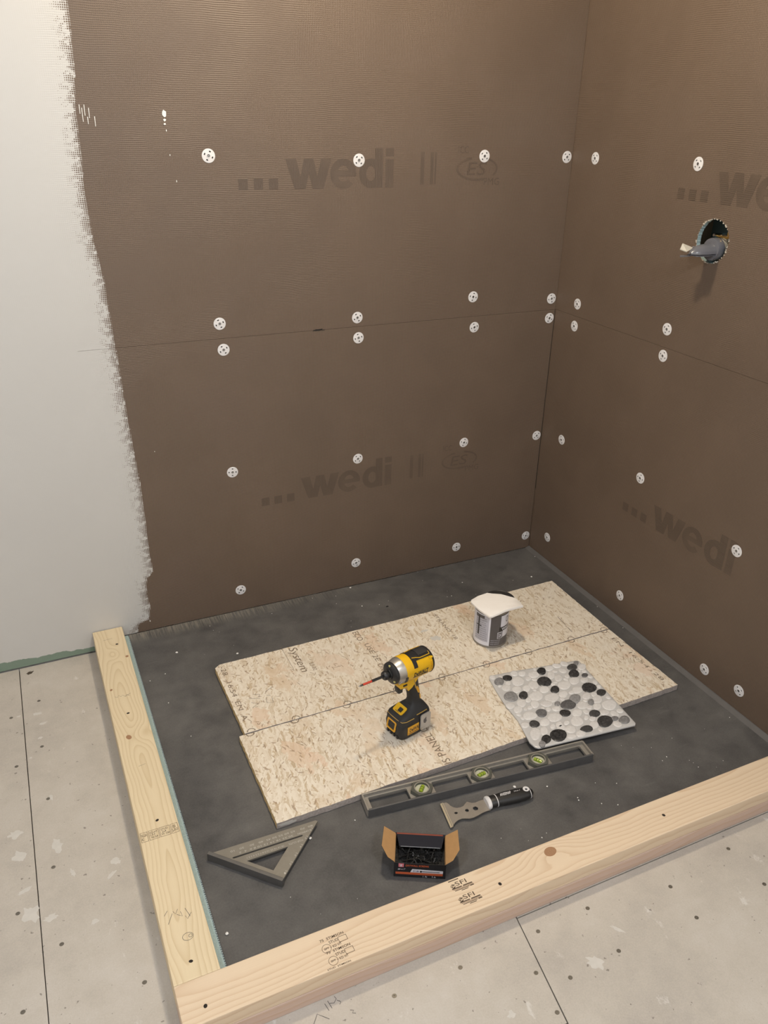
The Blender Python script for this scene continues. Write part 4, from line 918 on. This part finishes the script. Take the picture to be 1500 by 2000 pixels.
# print on the front
FR, FU = (1, 0, 0), (0, 0, 1)
def fprint(name, x0, x1, z0, z1, mat, d=0.0003):
    return obj(name, box(x0, x1, -d, 0.0, z0, z1), mat, fp)
fprint('stripe', 0.004, bw - .006, 0.0085, 0.0150, m_orange)
obj('picture_label', basis and plate([(0.036, 0.0155), (0.107, 0.0155), (0.107, 0.0235), (0.040, 0.0255)], (), 0, 0.0003), m_paper, fp).rotation_euler = (PI / 2, 0, 0)
fprint('screw_picture', 0.060, 0.100, 0.0185, 0.0200, m_black, 0.0006); fprint('screw_picture', 0.057, 0.061, 0.0170, 0.0214, m_black, 0.0006)
fprint('logo_square', 0.010, 0.0215, 0.0305, 0.0410, plain('pink_print', (0.62, 0.16, 0.19), 0.5))
lettering('lettering', 'z', 0.006, 0.006, m_paper, fp, (0.0125, -0.0006, 0.0325), FR, FU, 0.04)
lettering('lettering', 'DRYWALL SCREWS', 0.050, 0.0058, m_orange, fp, (0.0255, -0.0004, 0.0330), FR, FU, 0.02)
lettering('lettering', '#6 x 1"', 0.016, 0.0050, m_paper, fp, (0.0090, -0.0004, 0.0215), FR, FU, 0.02)
lettering('lettering', '5 LB.', 0.013, 0.0045, plain('blue_ink', (0.06, 0.07, 0.16), 0.5), fp, (0.0425, -0.0005, 0.0175), FR, FU, 0.03)
lettering('lettering', '1 lb', 0.009, 0.0045, m_paper, fp, (0.064, -0.0004, 0.0022), FR, FU)
lettering('lettering', '16', 0.008, 0.0045, m_paper, fp, (0.084, -0.0004, 0.0022), FR, FU)
m_blackscrew = plain('black_phosphate', (0.030, 0.028, 0.026), 0.4, 0.5, var=0.3)
def drywall_screw():
    bm = lathe_x([(0.0, 0.0040), (0.0012, 0.0040), (0.004, 0.0017), (0.006, 0.0013), (0.027, 0.0012), (0.031, 0.0002)], 0, 0, 8)
    for k in range(9):
        lathe_x([(0.009 + k * 0.002, 0.0013), (0.0096 + k * 0.002, 0.0020), (0.0102 + k * 0.002, 0.0013)], 0, 0, 8, bm=bm)
    return mesh(bm, 'drywall_screw')
dsm = drywall_screw(); dsm.materials.append(m_blackscrew)
bxm = Matrix.Translation((-1.1216, -1.1552, 0.0006)) @ Matrix.Rotation(math.radians(-27.5), 4, 'Z')
heap = obj('screw_filling', None or loft([[(bt + .001, bt + .001, bt), (bw - bt - .001, bt + .001, bt), (bw - bt - .001, bd - bt - .001, bt), (bt + .001, bd - bt - .001, bt)], [(bt + .001, bt + .001, 0.013), (bw - bt - .001, bt + .001, 0.014), (bw - bt - .001, bd - bt - .001, 0.016), (bt + .001, bd - bt - .001, 0.016)]]), plain('screw_heap', (0.016, 0.015, 0.014), 0.6, 0.2, var=0.7, scale=180, bump=0.004), BX); heap['kind'] = 'stuff'
n_s = 0
for i in range(46):
    x, y, z = random.uniform(0.024, bw - 0.024), random.uniform(0.022, bd - 0.026), 0.017 + random.uniform(0, 0.008)
    a = random.uniform(0, 2 * PI); tlt = random.uniform(-.35, .35)
    o = obj('drywall_screw', dsm, None)
    o.matrix_world = bxm @ Matrix.Translation((x, y, z)) @ Matrix.Rotation(a, 4, 'Z') @ Matrix.Rotation(tlt, 4, 'Y') @ Matrix.Translation((-0.015, 0, 0))
    tag(o, 'black drywall screw lying loose inside the open carton', 'screw', 'drywall screws in the carton')

# ------------------------------------------------------------------ impact driver
fa = math.radians(194.0)
Fv = Vector((math.cos(fa), math.sin(fa), 0)); Lv = Vector((-math.sin(fa), math.cos(fa), 0))
dro = Vector((-0.872, -0.757, OT + 0.0006)) + Fv * 0.020 - Lv * 0.006
DR = thing('impact_driver', 'yellow and black cordless impact driver standing on its battery', 'power tool', dro, fa)
m_yel = plain('tool_yellow', (0.74, 0.42, 0.008), 0.38, var=0.04)
m_gold = plain('tool_amber', (0.66, 0.33, 0.02), 0.4, var=0.05)
m_blk = plain('tool_black', (0.016, 0.016, 0.017), 0.40, var=0.15)
m_rub = plain('tool_rubber', (0.022, 0.021, 0.021), 0.62, var=0.2)
m_tan = plain('tool_trim_line', (0.46, 0.29, 0.07), 0.45)
m_sil = plain('gear_case_metal', (0.50, 0.47, 0.43), 0.34, 0.8, var=0.06)
AZ = 0.214
# battery
obj('battery', loft([sup(0, 0, 0.0, 0.046, 0.031, 6), sup(0, 0, 0.003, 0.0505, 0.0350, 6), sup(0, 0, 0.012, 0.0520, 0.0362, 6), sup(0.001, 0, 0.036, 0.0530, 0.0368, 7), sup(0.000, 0, 0.044, 0.0515, 0.0362, 7), sup(-.001, 0, 0.050, 0.047, 0.0340, 7)]), m_blk, DR, smooth=True)
bat = [o for o in DR.children if o.name.startswith('battery')] if False else None
for k in range(4):
    obj('battery_rib', box(0.048, 0.0535, -0.024 + k * 0.013, -0.018 + k * 0.013, 0.002, 0.012, 0.001), m_blk, DR)
# foot and grip in one moulding
secs = [(0.046, 0.000, 0.0515, 0.0352, 7), (0.056, 0.000, 0.0525, 0.0352, 6), (0.0640, -0.001, 0.0490, 0.0338, 6), (0.0700, -0.006, 0.0410, 0.0300, 5), (0.0770, -0.013, 0.0300, 0.0240, 4), (0.0840, -0.0160, 0.0205, 0.0175, 3.2), (0.0950, -0.0160, 0.0165, 0.0150, 3), (0.112, -0.0140, 0.0160, 0.0148, 3), (0.135, -0.010, 0.0170, 0.0148, 3), (0.156, -0.008, 0.0200, 0.0158, 3), (0.176, -0.005, 0.0245, 0.0175, 3), (0.192, -0.006, 0.0310, 0.0195, 3)]
obj('grip', loft([sup(cx, 0, z, rx, ry, e) for z, cx, rx, ry, e in secs]), m_rub, DR, smooth=True)
# motor housing and its black top
obj('motor_housing', lathe_x([(-0.0745, 0.024), (-0.0735, 0.029), (-0.070, 0.0325), (-0.050, 0.0338), (0.000, 0.0345), (0.026, 0.0350), (0.0365, 0.0342), (0.0375, 0.030)], AZ, 0, 40, 1.06), m_yel, DR, smooth=True)
obj('rear_cap', lathe_x([(-0.0790, 0.020), (-0.0780, 0.027), (-0.0750, 0.0318), (-0.0700, 0.0338), (-0.0675, 0.0340), (-0.0670, 0.031)], AZ, 0, 40, 1.06), m_blk, DR, smooth=True)
def shell(x0, x1, a0, a1, r, t=0.0015, n=14, sq=1.06, curve=None):
    """part of the barrel's skin, angles in degrees measured from +y (the near side) upwards"""
    bm = bmesh.new(); rows = []
    for i in range(n + 1):
        a = math.radians(a0 + (a1 - a0) * i / n); c, s = math.cos(a), math.sin(a)
        rows.append([bm.verts.new((x, q * c, AZ + sq * q * s)) for x, q in ((x0, r), (x1, r + (t * .0)), (x1, r - t), (x0, r - t))])
    for p, q in zip(rows, rows[1:]):
        for k in range(4): bm.faces.new((p[k], q[k], q[(k + 1) % 4], p[(k + 1) % 4]))
    bm.faces.new(rows[0]); bm.faces.new(rows[-1]); return bm
obj('top_cover', shell(-0.0700, 0.0060, 50, 130, 0.0362), m_blk, DR, smooth=True)
obj('top_cover_skirt', shell(-0.0060, 0.0080, 22, 158, 0.0360), m_blk, DR, smooth=True)
obj('top_vent', shell(-0.0600, -0.0220, 66, 114, 0.0375), m_rub, DR, smooth=True)
def barrel(x, adeg, r): a = math.radians(adeg); return (x, r * math.cos(a), AZ + 1.06 * r * math.sin(a))
obj('trim_line', tube([barrel(0.004, 66, 0.0366), barrel(-0.010, 62, 0.0366), barrel(-0.022, 56, 0.0366), barrel(-0.040, 56, 0.0366), barrel(-0.062, 57, 0.0366), barrel(-0.063, 70, 0.0366)], 0.0010, 6), m_yel, DR, smooth=True)
obj('trim_line', tube([barrel(0.004, 114, 0.0366), barrel(-0.010, 118, 0.0366), barrel(-0.022, 124, 0.0366), barrel(-0.062, 124, 0.0366)], 0.0010, 6), m_yel, DR, smooth=True)
obj('trim_pad', shell(-0.0690, -0.0560, 38, 46, 0.0358), m_yel, DR, smooth=True)
for k in range(5): obj('vent_slot', shell(-0.0640, -0.0580, -14 + k * 9, -11 + k * 9, 0.0349), m_gold, DR)
# lettering wrapped on the near side of the barrel
def barrel_text(s, x0, w, a0, hgt, r, mat, bold, shear=0.0):
    me = text_mesh(s, w, hgt, bold, 0.0, shear)
    for v in me.vertices:
        a = math.radians(a0) + v.co.y / r; v.co = (x0 - v.co.x, r * math.cos(a), AZ + 1.06 * r * math.sin(a))
    return obj('brand_lettering', me, mat, DR)
barrel_text('DeWALT', 0.010, 0.056, -16, 0.0125, 0.0353, m_blk, 0.03)
obj('letter_stripe', shell(-0.046, 0.012, -22, -19, 0.0352), m_blk, DR)
# yellow frame below the barrel, in front of the grip
obj('lower_frame', loft([[(x, y, z) for x, z in ((0.042, 0.188), (0.048, 0.176), (0.046, 0.168), (0.022, 0.166), (0.018, 0.152), (0.004, 0.158), (-0.012, 0.172), (-0.030, 0.188))] for y in (-0.0185, -0.0175, 0.0175, 0.0190)]), m_yel, DR)
obj('grip_trim', loft([[(x, y, z) for x, z in ((-0.004, 0.180), (-0.007, 0.180), (-0.010, 0.150), (-0.007, 0.150))] for y in (0.0165, 0.0196)]), m_tan, DR)
obj('direction_switch', box(0.022, 0.037, -0.0200, 0.0205, 0.1720, 0.1770, 0.001), m_blk, DR)
obj('trigger', loft([sup(0.034, 0, 0.1440, 0.0075, 0.0070, 4, 20), sup(0.036, 0, 0.1500, 0.0095, 0.0082, 4, 20), sup(0.036, 0, 0.1620, 0.0105, 0.0085, 4, 20), sup(0.034, 0, 0.1690, 0.0105, 0.0085, 4, 20)]), m_blk, DR, smooth=True)
# gear case, nose and bit
obj('gear_case', lathe_x([(0.0365, 0.0345), (0.0400, 0.0342), (0.0480, 0.0325), (0.0600, 0.0290), (0.0640, 0.0275)], AZ, 0, 40, 1.04), m_sil, DR, smooth=True)
obj('case_slot', shell(0.0330, 0.0410, -34, -4, 0.0358, 0.002), m_blk, DR, smooth=True)
obj('case_plate', shell(0.0450, 0.0560, -52, -28, 0.0333, 0.003), plain('plate_grey', (0.40, 0.38, 0.40), 0.4, 0.3), DR, smooth=True)
obj('nose_ring', lathe_x([(0.0600, 0.0290), (0.0640, 0.0300), (0.0700, 0.0290), (0.0760, 0.0215), (0.0765, 0.0140)], AZ, 0, 36, 1.0), m_blk, DR, smooth=True)
for a in (-30, 90, 210):
    p = (0.0735, 0.0235 * math.cos(math.radians(a)), AZ + 0.0235 * math.sin(math.radians(a)))
    obj('work_light', box(p[0] - .002, p[0] + .0022, p[1] - .0028, p[1] + .0028, p[2] - .0024, p[2] + .0024, 0.0008), plain('lens_amber', (0.55, 0.50, 0.18), 0.15), DR)
obj('chuck_shaft', lathe_x([(0.0740, 0.0150), (0.0800, 0.0145), (0.0805, 0.0090), (0.0860, 0.0088)], AZ, 0, 28), plain('dark_steel', (0.05, 0.05, 0.05), 0.35, 0.7), DR, smooth=True)
obj('chuck_collar', lathe_x([(0.0855, 0.0090), (0.0862, 0.0118), (0.0900, 0.0122), (0.0960, 0.0112), (0.0985, 0.0090), (0.0985, 0.0050)], AZ, 0, 28), m_blk, DR, smooth=True)
bit = obj('driver_bit', lathe_x([(0.0950, 0.0036), (0.1290, 0.0036), (0.1300, 0.0030)], AZ, 0, 6), m_blk, DR)
obj('red_sleeve', lathe_x([(0.1290, 0.0030), (0.1570, 0.0029)], AZ, 0, 10), plain('red_sleeve', (0.52, 0.055, 0.03), 0.4), bit, smooth=True)
obj('bit_tip', lathe_x([(0.1560, 0.0030), (0.1610, 0.0034), (0.1660, 0.0026), (0.1700, 0.0006)], AZ, 0, 4), plain('tip_steel', (0.10, 0.09, 0.08), 0.35, 0.8), bit)
# amber inlays of the grip
obj('grip_inlay', loft([[(x, y, z) for x, z in ((-0.010, 0.150), (-0.017, 0.152), (-0.0220, 0.134), (-0.0240, 0.120), (-0.018, 0.122), (-0.013, 0.136))] for y in (0.0090, 0.0155)]), m_gold, DR)
obj('grip_inlay', loft([[(x, y, z) for x, z in ((-0.0220, 0.112), (-0.0280, 0.110), (-0.0300, 0.092), (-0.0250, 0.094))] for y in (0.0060, 0.0135)]), m_gold, DR)
# foot details: top plate with display, trim lines, latch on the battery's front
tp = obj('mode_plate', plate(rrect(-0.0125, 0.0125, -0.0180, 0.0180, 0.004), (), 0, 0.0026), m_yel, DR)
tp.location = (0.0265, -0.003, 0.0735); tp.rotation_euler = (0, math.radians(30), 0)
obj('mode_button', plate(rrect(-0.0050, 0.0070, -0.0020, 0.0110, 0.0015), (), 0.0026, 0.0038), m_blk, tp)
obj('mode_lettering', text_mesh('SPEED', 0.016, 0.0030, 0.02, 0.0024), m_blk, tp).matrix_local = Matrix.Translation((0.0105, -0.009, 0.0004)) @ Matrix.Rotation(PI / 2, 4, 'Z')
obj('foot_trim', tube([(0.0475, -0.030, 0.0600), (0.0500, -0.010, 0.0605), (0.0500, 0.012, 0.0605), (0.0470, 0.0300, 0.0598), (0.036, 0.0348, 0.0592), (0.010, 0.0352, 0.0592)], 0.0011, 6), m_tan, DR, smooth=True)
obj('foot_trim', tube([(0.000, 0.0335, 0.0650), (-0.020, 0.0335, 0.0655), (-0.036, 0.0320, 0.0650)], 0.0013, 6), m_tan, DR, smooth=True)
fr = plate(rrect(-0.0175, 0.0175, -0.0150, 0.0150, 0.004), [rrect(-0.0130, 0.0130, -0.0105, 0.0105, 0.003)], 0, 0.0022)
lt = obj('latch_frame', fr, m_gold, DR); basis(lt, (0.0528, -0.004, 0.0350), (0, 1, 0), (-0.20, 0, 1))
lb = obj('latch_button', plate(rrect(-0.0125, 0.0125, -0.0100, 0.0100, 0.003), (), 0, 0.0012), m_rub, lt)
bl_ = obj('battery_label', box(-0.0060, 0.0320, 0.0362, 0.0378, 0.0150, 0.0400, 0.0004), m_gold, DR)
lettering('brand_lettering', 'DeWALT', 0.042, 0.0115, m_blk, bl_, (0.0260, 0.0380, 0.0225), (-1, 0, 0), (0, 0, 1), 0.03)
obj('label_stripe', box(-0.004, 0.0300, 0.0376, 0.0381, 0.0180, 0.0196), m_blk, bl_)
cp = obj('belt_plate', plate(rrect(-0.0430, -0.0090, 0.0120, 0.0620, 0.006), (), 0.0385, 0.0415), plain('plate_metal', (0.46, 0.45, 0.44), 0.38, 0.5), DR)
cp.rotation_euler = (PI / 2, 0, 0); cp.scale = (1, 1, -1)
obj('plate_print', blob(0.0050, 0.0105, 16, 0.0415, 0.0418, 0.3), plain('print_dark', (0.10, 0.095, 0.10), 0.5), cp, (-0.024, 0.040, 0))
obj('plate_screw', lathe_z([(0.0035, 0.0410), (0.0035, 0.0425), (0.002, 0.0428)], 12), m_sil, cp, (-0.012, 0.018, 0), smooth=True)

# the barrel sits a little lower and shorter than first laid out
for o in [q for q in bpy.data.objects if q.parent == DR or (q.parent and q.parent.parent == DR)]:
    if o.location.length > 1e-6 or any(abs(a) > 1e-6 for a in o.rotation_euler): continue
    for v in o.data.vertices:
        x, y, z = v.co
        if z > 0.182: v.co.x = x * 0.845 + 0.0067 if x < 0.0985 else x - 0.0038
        elif z > 0.140: v.co.x = x * (1 - 0.155 * (z - 0.140) / 0.042) + 0.0067 * (z - 0.140) / 0.042
        if z > 0.10: v.co.z = z - 0.009 * min(1.0, (z - 0.10) / 0.05) + 0.07 * v.co.x * max(0.0, min(1.0, (z - 0.14) / 0.04))

# ------------------------------------------------------------------ crumbs of white compound on the pan
m_chip = plain('white_crumb', (0.78, 0.76, 0.73), 0.6)
def crumb(r):
    bm = bmesh.new(); bmesh.ops.create_icosphere(bm, subdivisions=1, radius=r)
    for v in bm.verts: v.co *= random.uniform(0.75, 1.2); v.co.z = v.co.z * 0.45 + r * 0.42
    return bm
CH = [(-1.388,-0.156,'behind the left end of the boards'),(-1.219,-0.234,'close behind the printed word on the back board'),(-0.754,-0.014,'at the foot of the back wall'),(-0.121,-0.198,'between the far corner and the back board'),(-1.490,-1.145,'in the front left corner of the pan'),(-1.256,-0.986,'touching the rafter square'),(-0.735,-1.040,'beside the scraper handle')]
for x, y, s in CH:
    o = obj('plaster_crumb', crumb(0.0042), m_chip, None, (x, y, 0.0004), (0, 0, random.random() * 3))
    if 'square' in s: o.location.x += 0.002
    tag(o, 'white plaster crumb on the pan ' + s, 'crumb', 'white crumbs on the pan')
SP = [(-1.44,-0.247),(-1.487,-0.263),(-1.457,-0.382),(-1.429,-0.541),(-0.024,-0.076),(-0.024,-0.452),(-0.026,-0.588),(-0.07,-0.829),(-0.038,-1.058),(-0.323,-1.065),(-0.31,-1.108),(-0.33,-1.115),(-0.26,-1.17),(-0.264,-1.142),(-0.54,-1.108),(-0.492,-1.131),(-0.611,-1.131),(-0.614,-1.139),(-0.569,-1.17),(-0.535,-1.189),(-0.762,-1.198),(-0.659,-1.07),(-1.139,-0.978),(-1.06,-1.021),(-0.82,-0.043),(-0.836,-0.089),(-0.762,-0.137),(-0.704,-0.151),(-0.451,-0.198),(-0.416,-0.006),(-0.485,-0.006),(-0.255,-0.017),(-0.372,-0.135),(-0.621,-0.227)]
bm = bmesh.new()
for x, y in SP + [(random.uniform(-1.45, -0.05), random.uniform(-1.2, -0.94)) for _ in range(22)] + [(random.uniform(-1.4, -0.1), random.uniform(-0.25, -0.01)) for _ in range(16)]:
    if -1.12 < x < -0.5 and -1.06 < y < -0.93: continue
    if -1.50 < x < -1.20 and -1.10 < y < -0.92: continue
    r = random.uniform(0.0008, 0.0022) if (x, y) in SP else random.uniform(0.0005, 0.0011)
    q = bmesh.ops.create_icosphere(bm, subdivisions=1, radius=r)
    for v in q['verts']: v.co = Vector((v.co.x * random.uniform(.7, 1.4) + x, v.co.y * random.uniform(.7, 1.4) + y, v.co.z * 0.5 + r * 0.55 + 0.0003))
dust = obj('plaster_dust', bm, m_chip)
tag(dust, 'fine white plaster dust scattered over the dark pan', 'dust', kind='stuff')
o = obj('plastic_scrap', box(-0.004, 0.004, -0.002, 0.002, 0, 0.002, 0.0006), m_black, None, (-0.684, -0.172, 0.0004), (0, 0, 0.2))
tag(o, 'tiny black scrap on the pan behind the back board', 'scrap')

# ------------------------------------------------------------------ recessed lights in the ceiling, the last one added as fill
m_trim = plain('light_trim', (0.8, 0.79, 0.77), 0.4)
for (_, (x, y), w, c, r), lab_ in zip(LAMPS, ('recessed ceiling light above the shower pan', 'recessed ceiling light over the left of the room', 'added unseen fill light over the middle of the room')):
    t = thing('ceiling_light', lab_, 'ceiling light', (x, y, CEIL))
    obj('trim_ring', lathe_z([(0.080, 0.0), (0.079, -0.004), (0.058, -0.006), (0.056, 0.0)], 40), m_trim, t, smooth=True)
    hl = Mat('lamp_lens', 0.5); hl.b.inputs['Emission Color'].default_value = (1, 0.85, 0.65, 1); hl.b.inputs['Emission Strength'].default_value = 2.0
    obj('lens', plate(circle(0, 0, 0.056, 32), (), -0.003, -0.001), hl.mat, t)
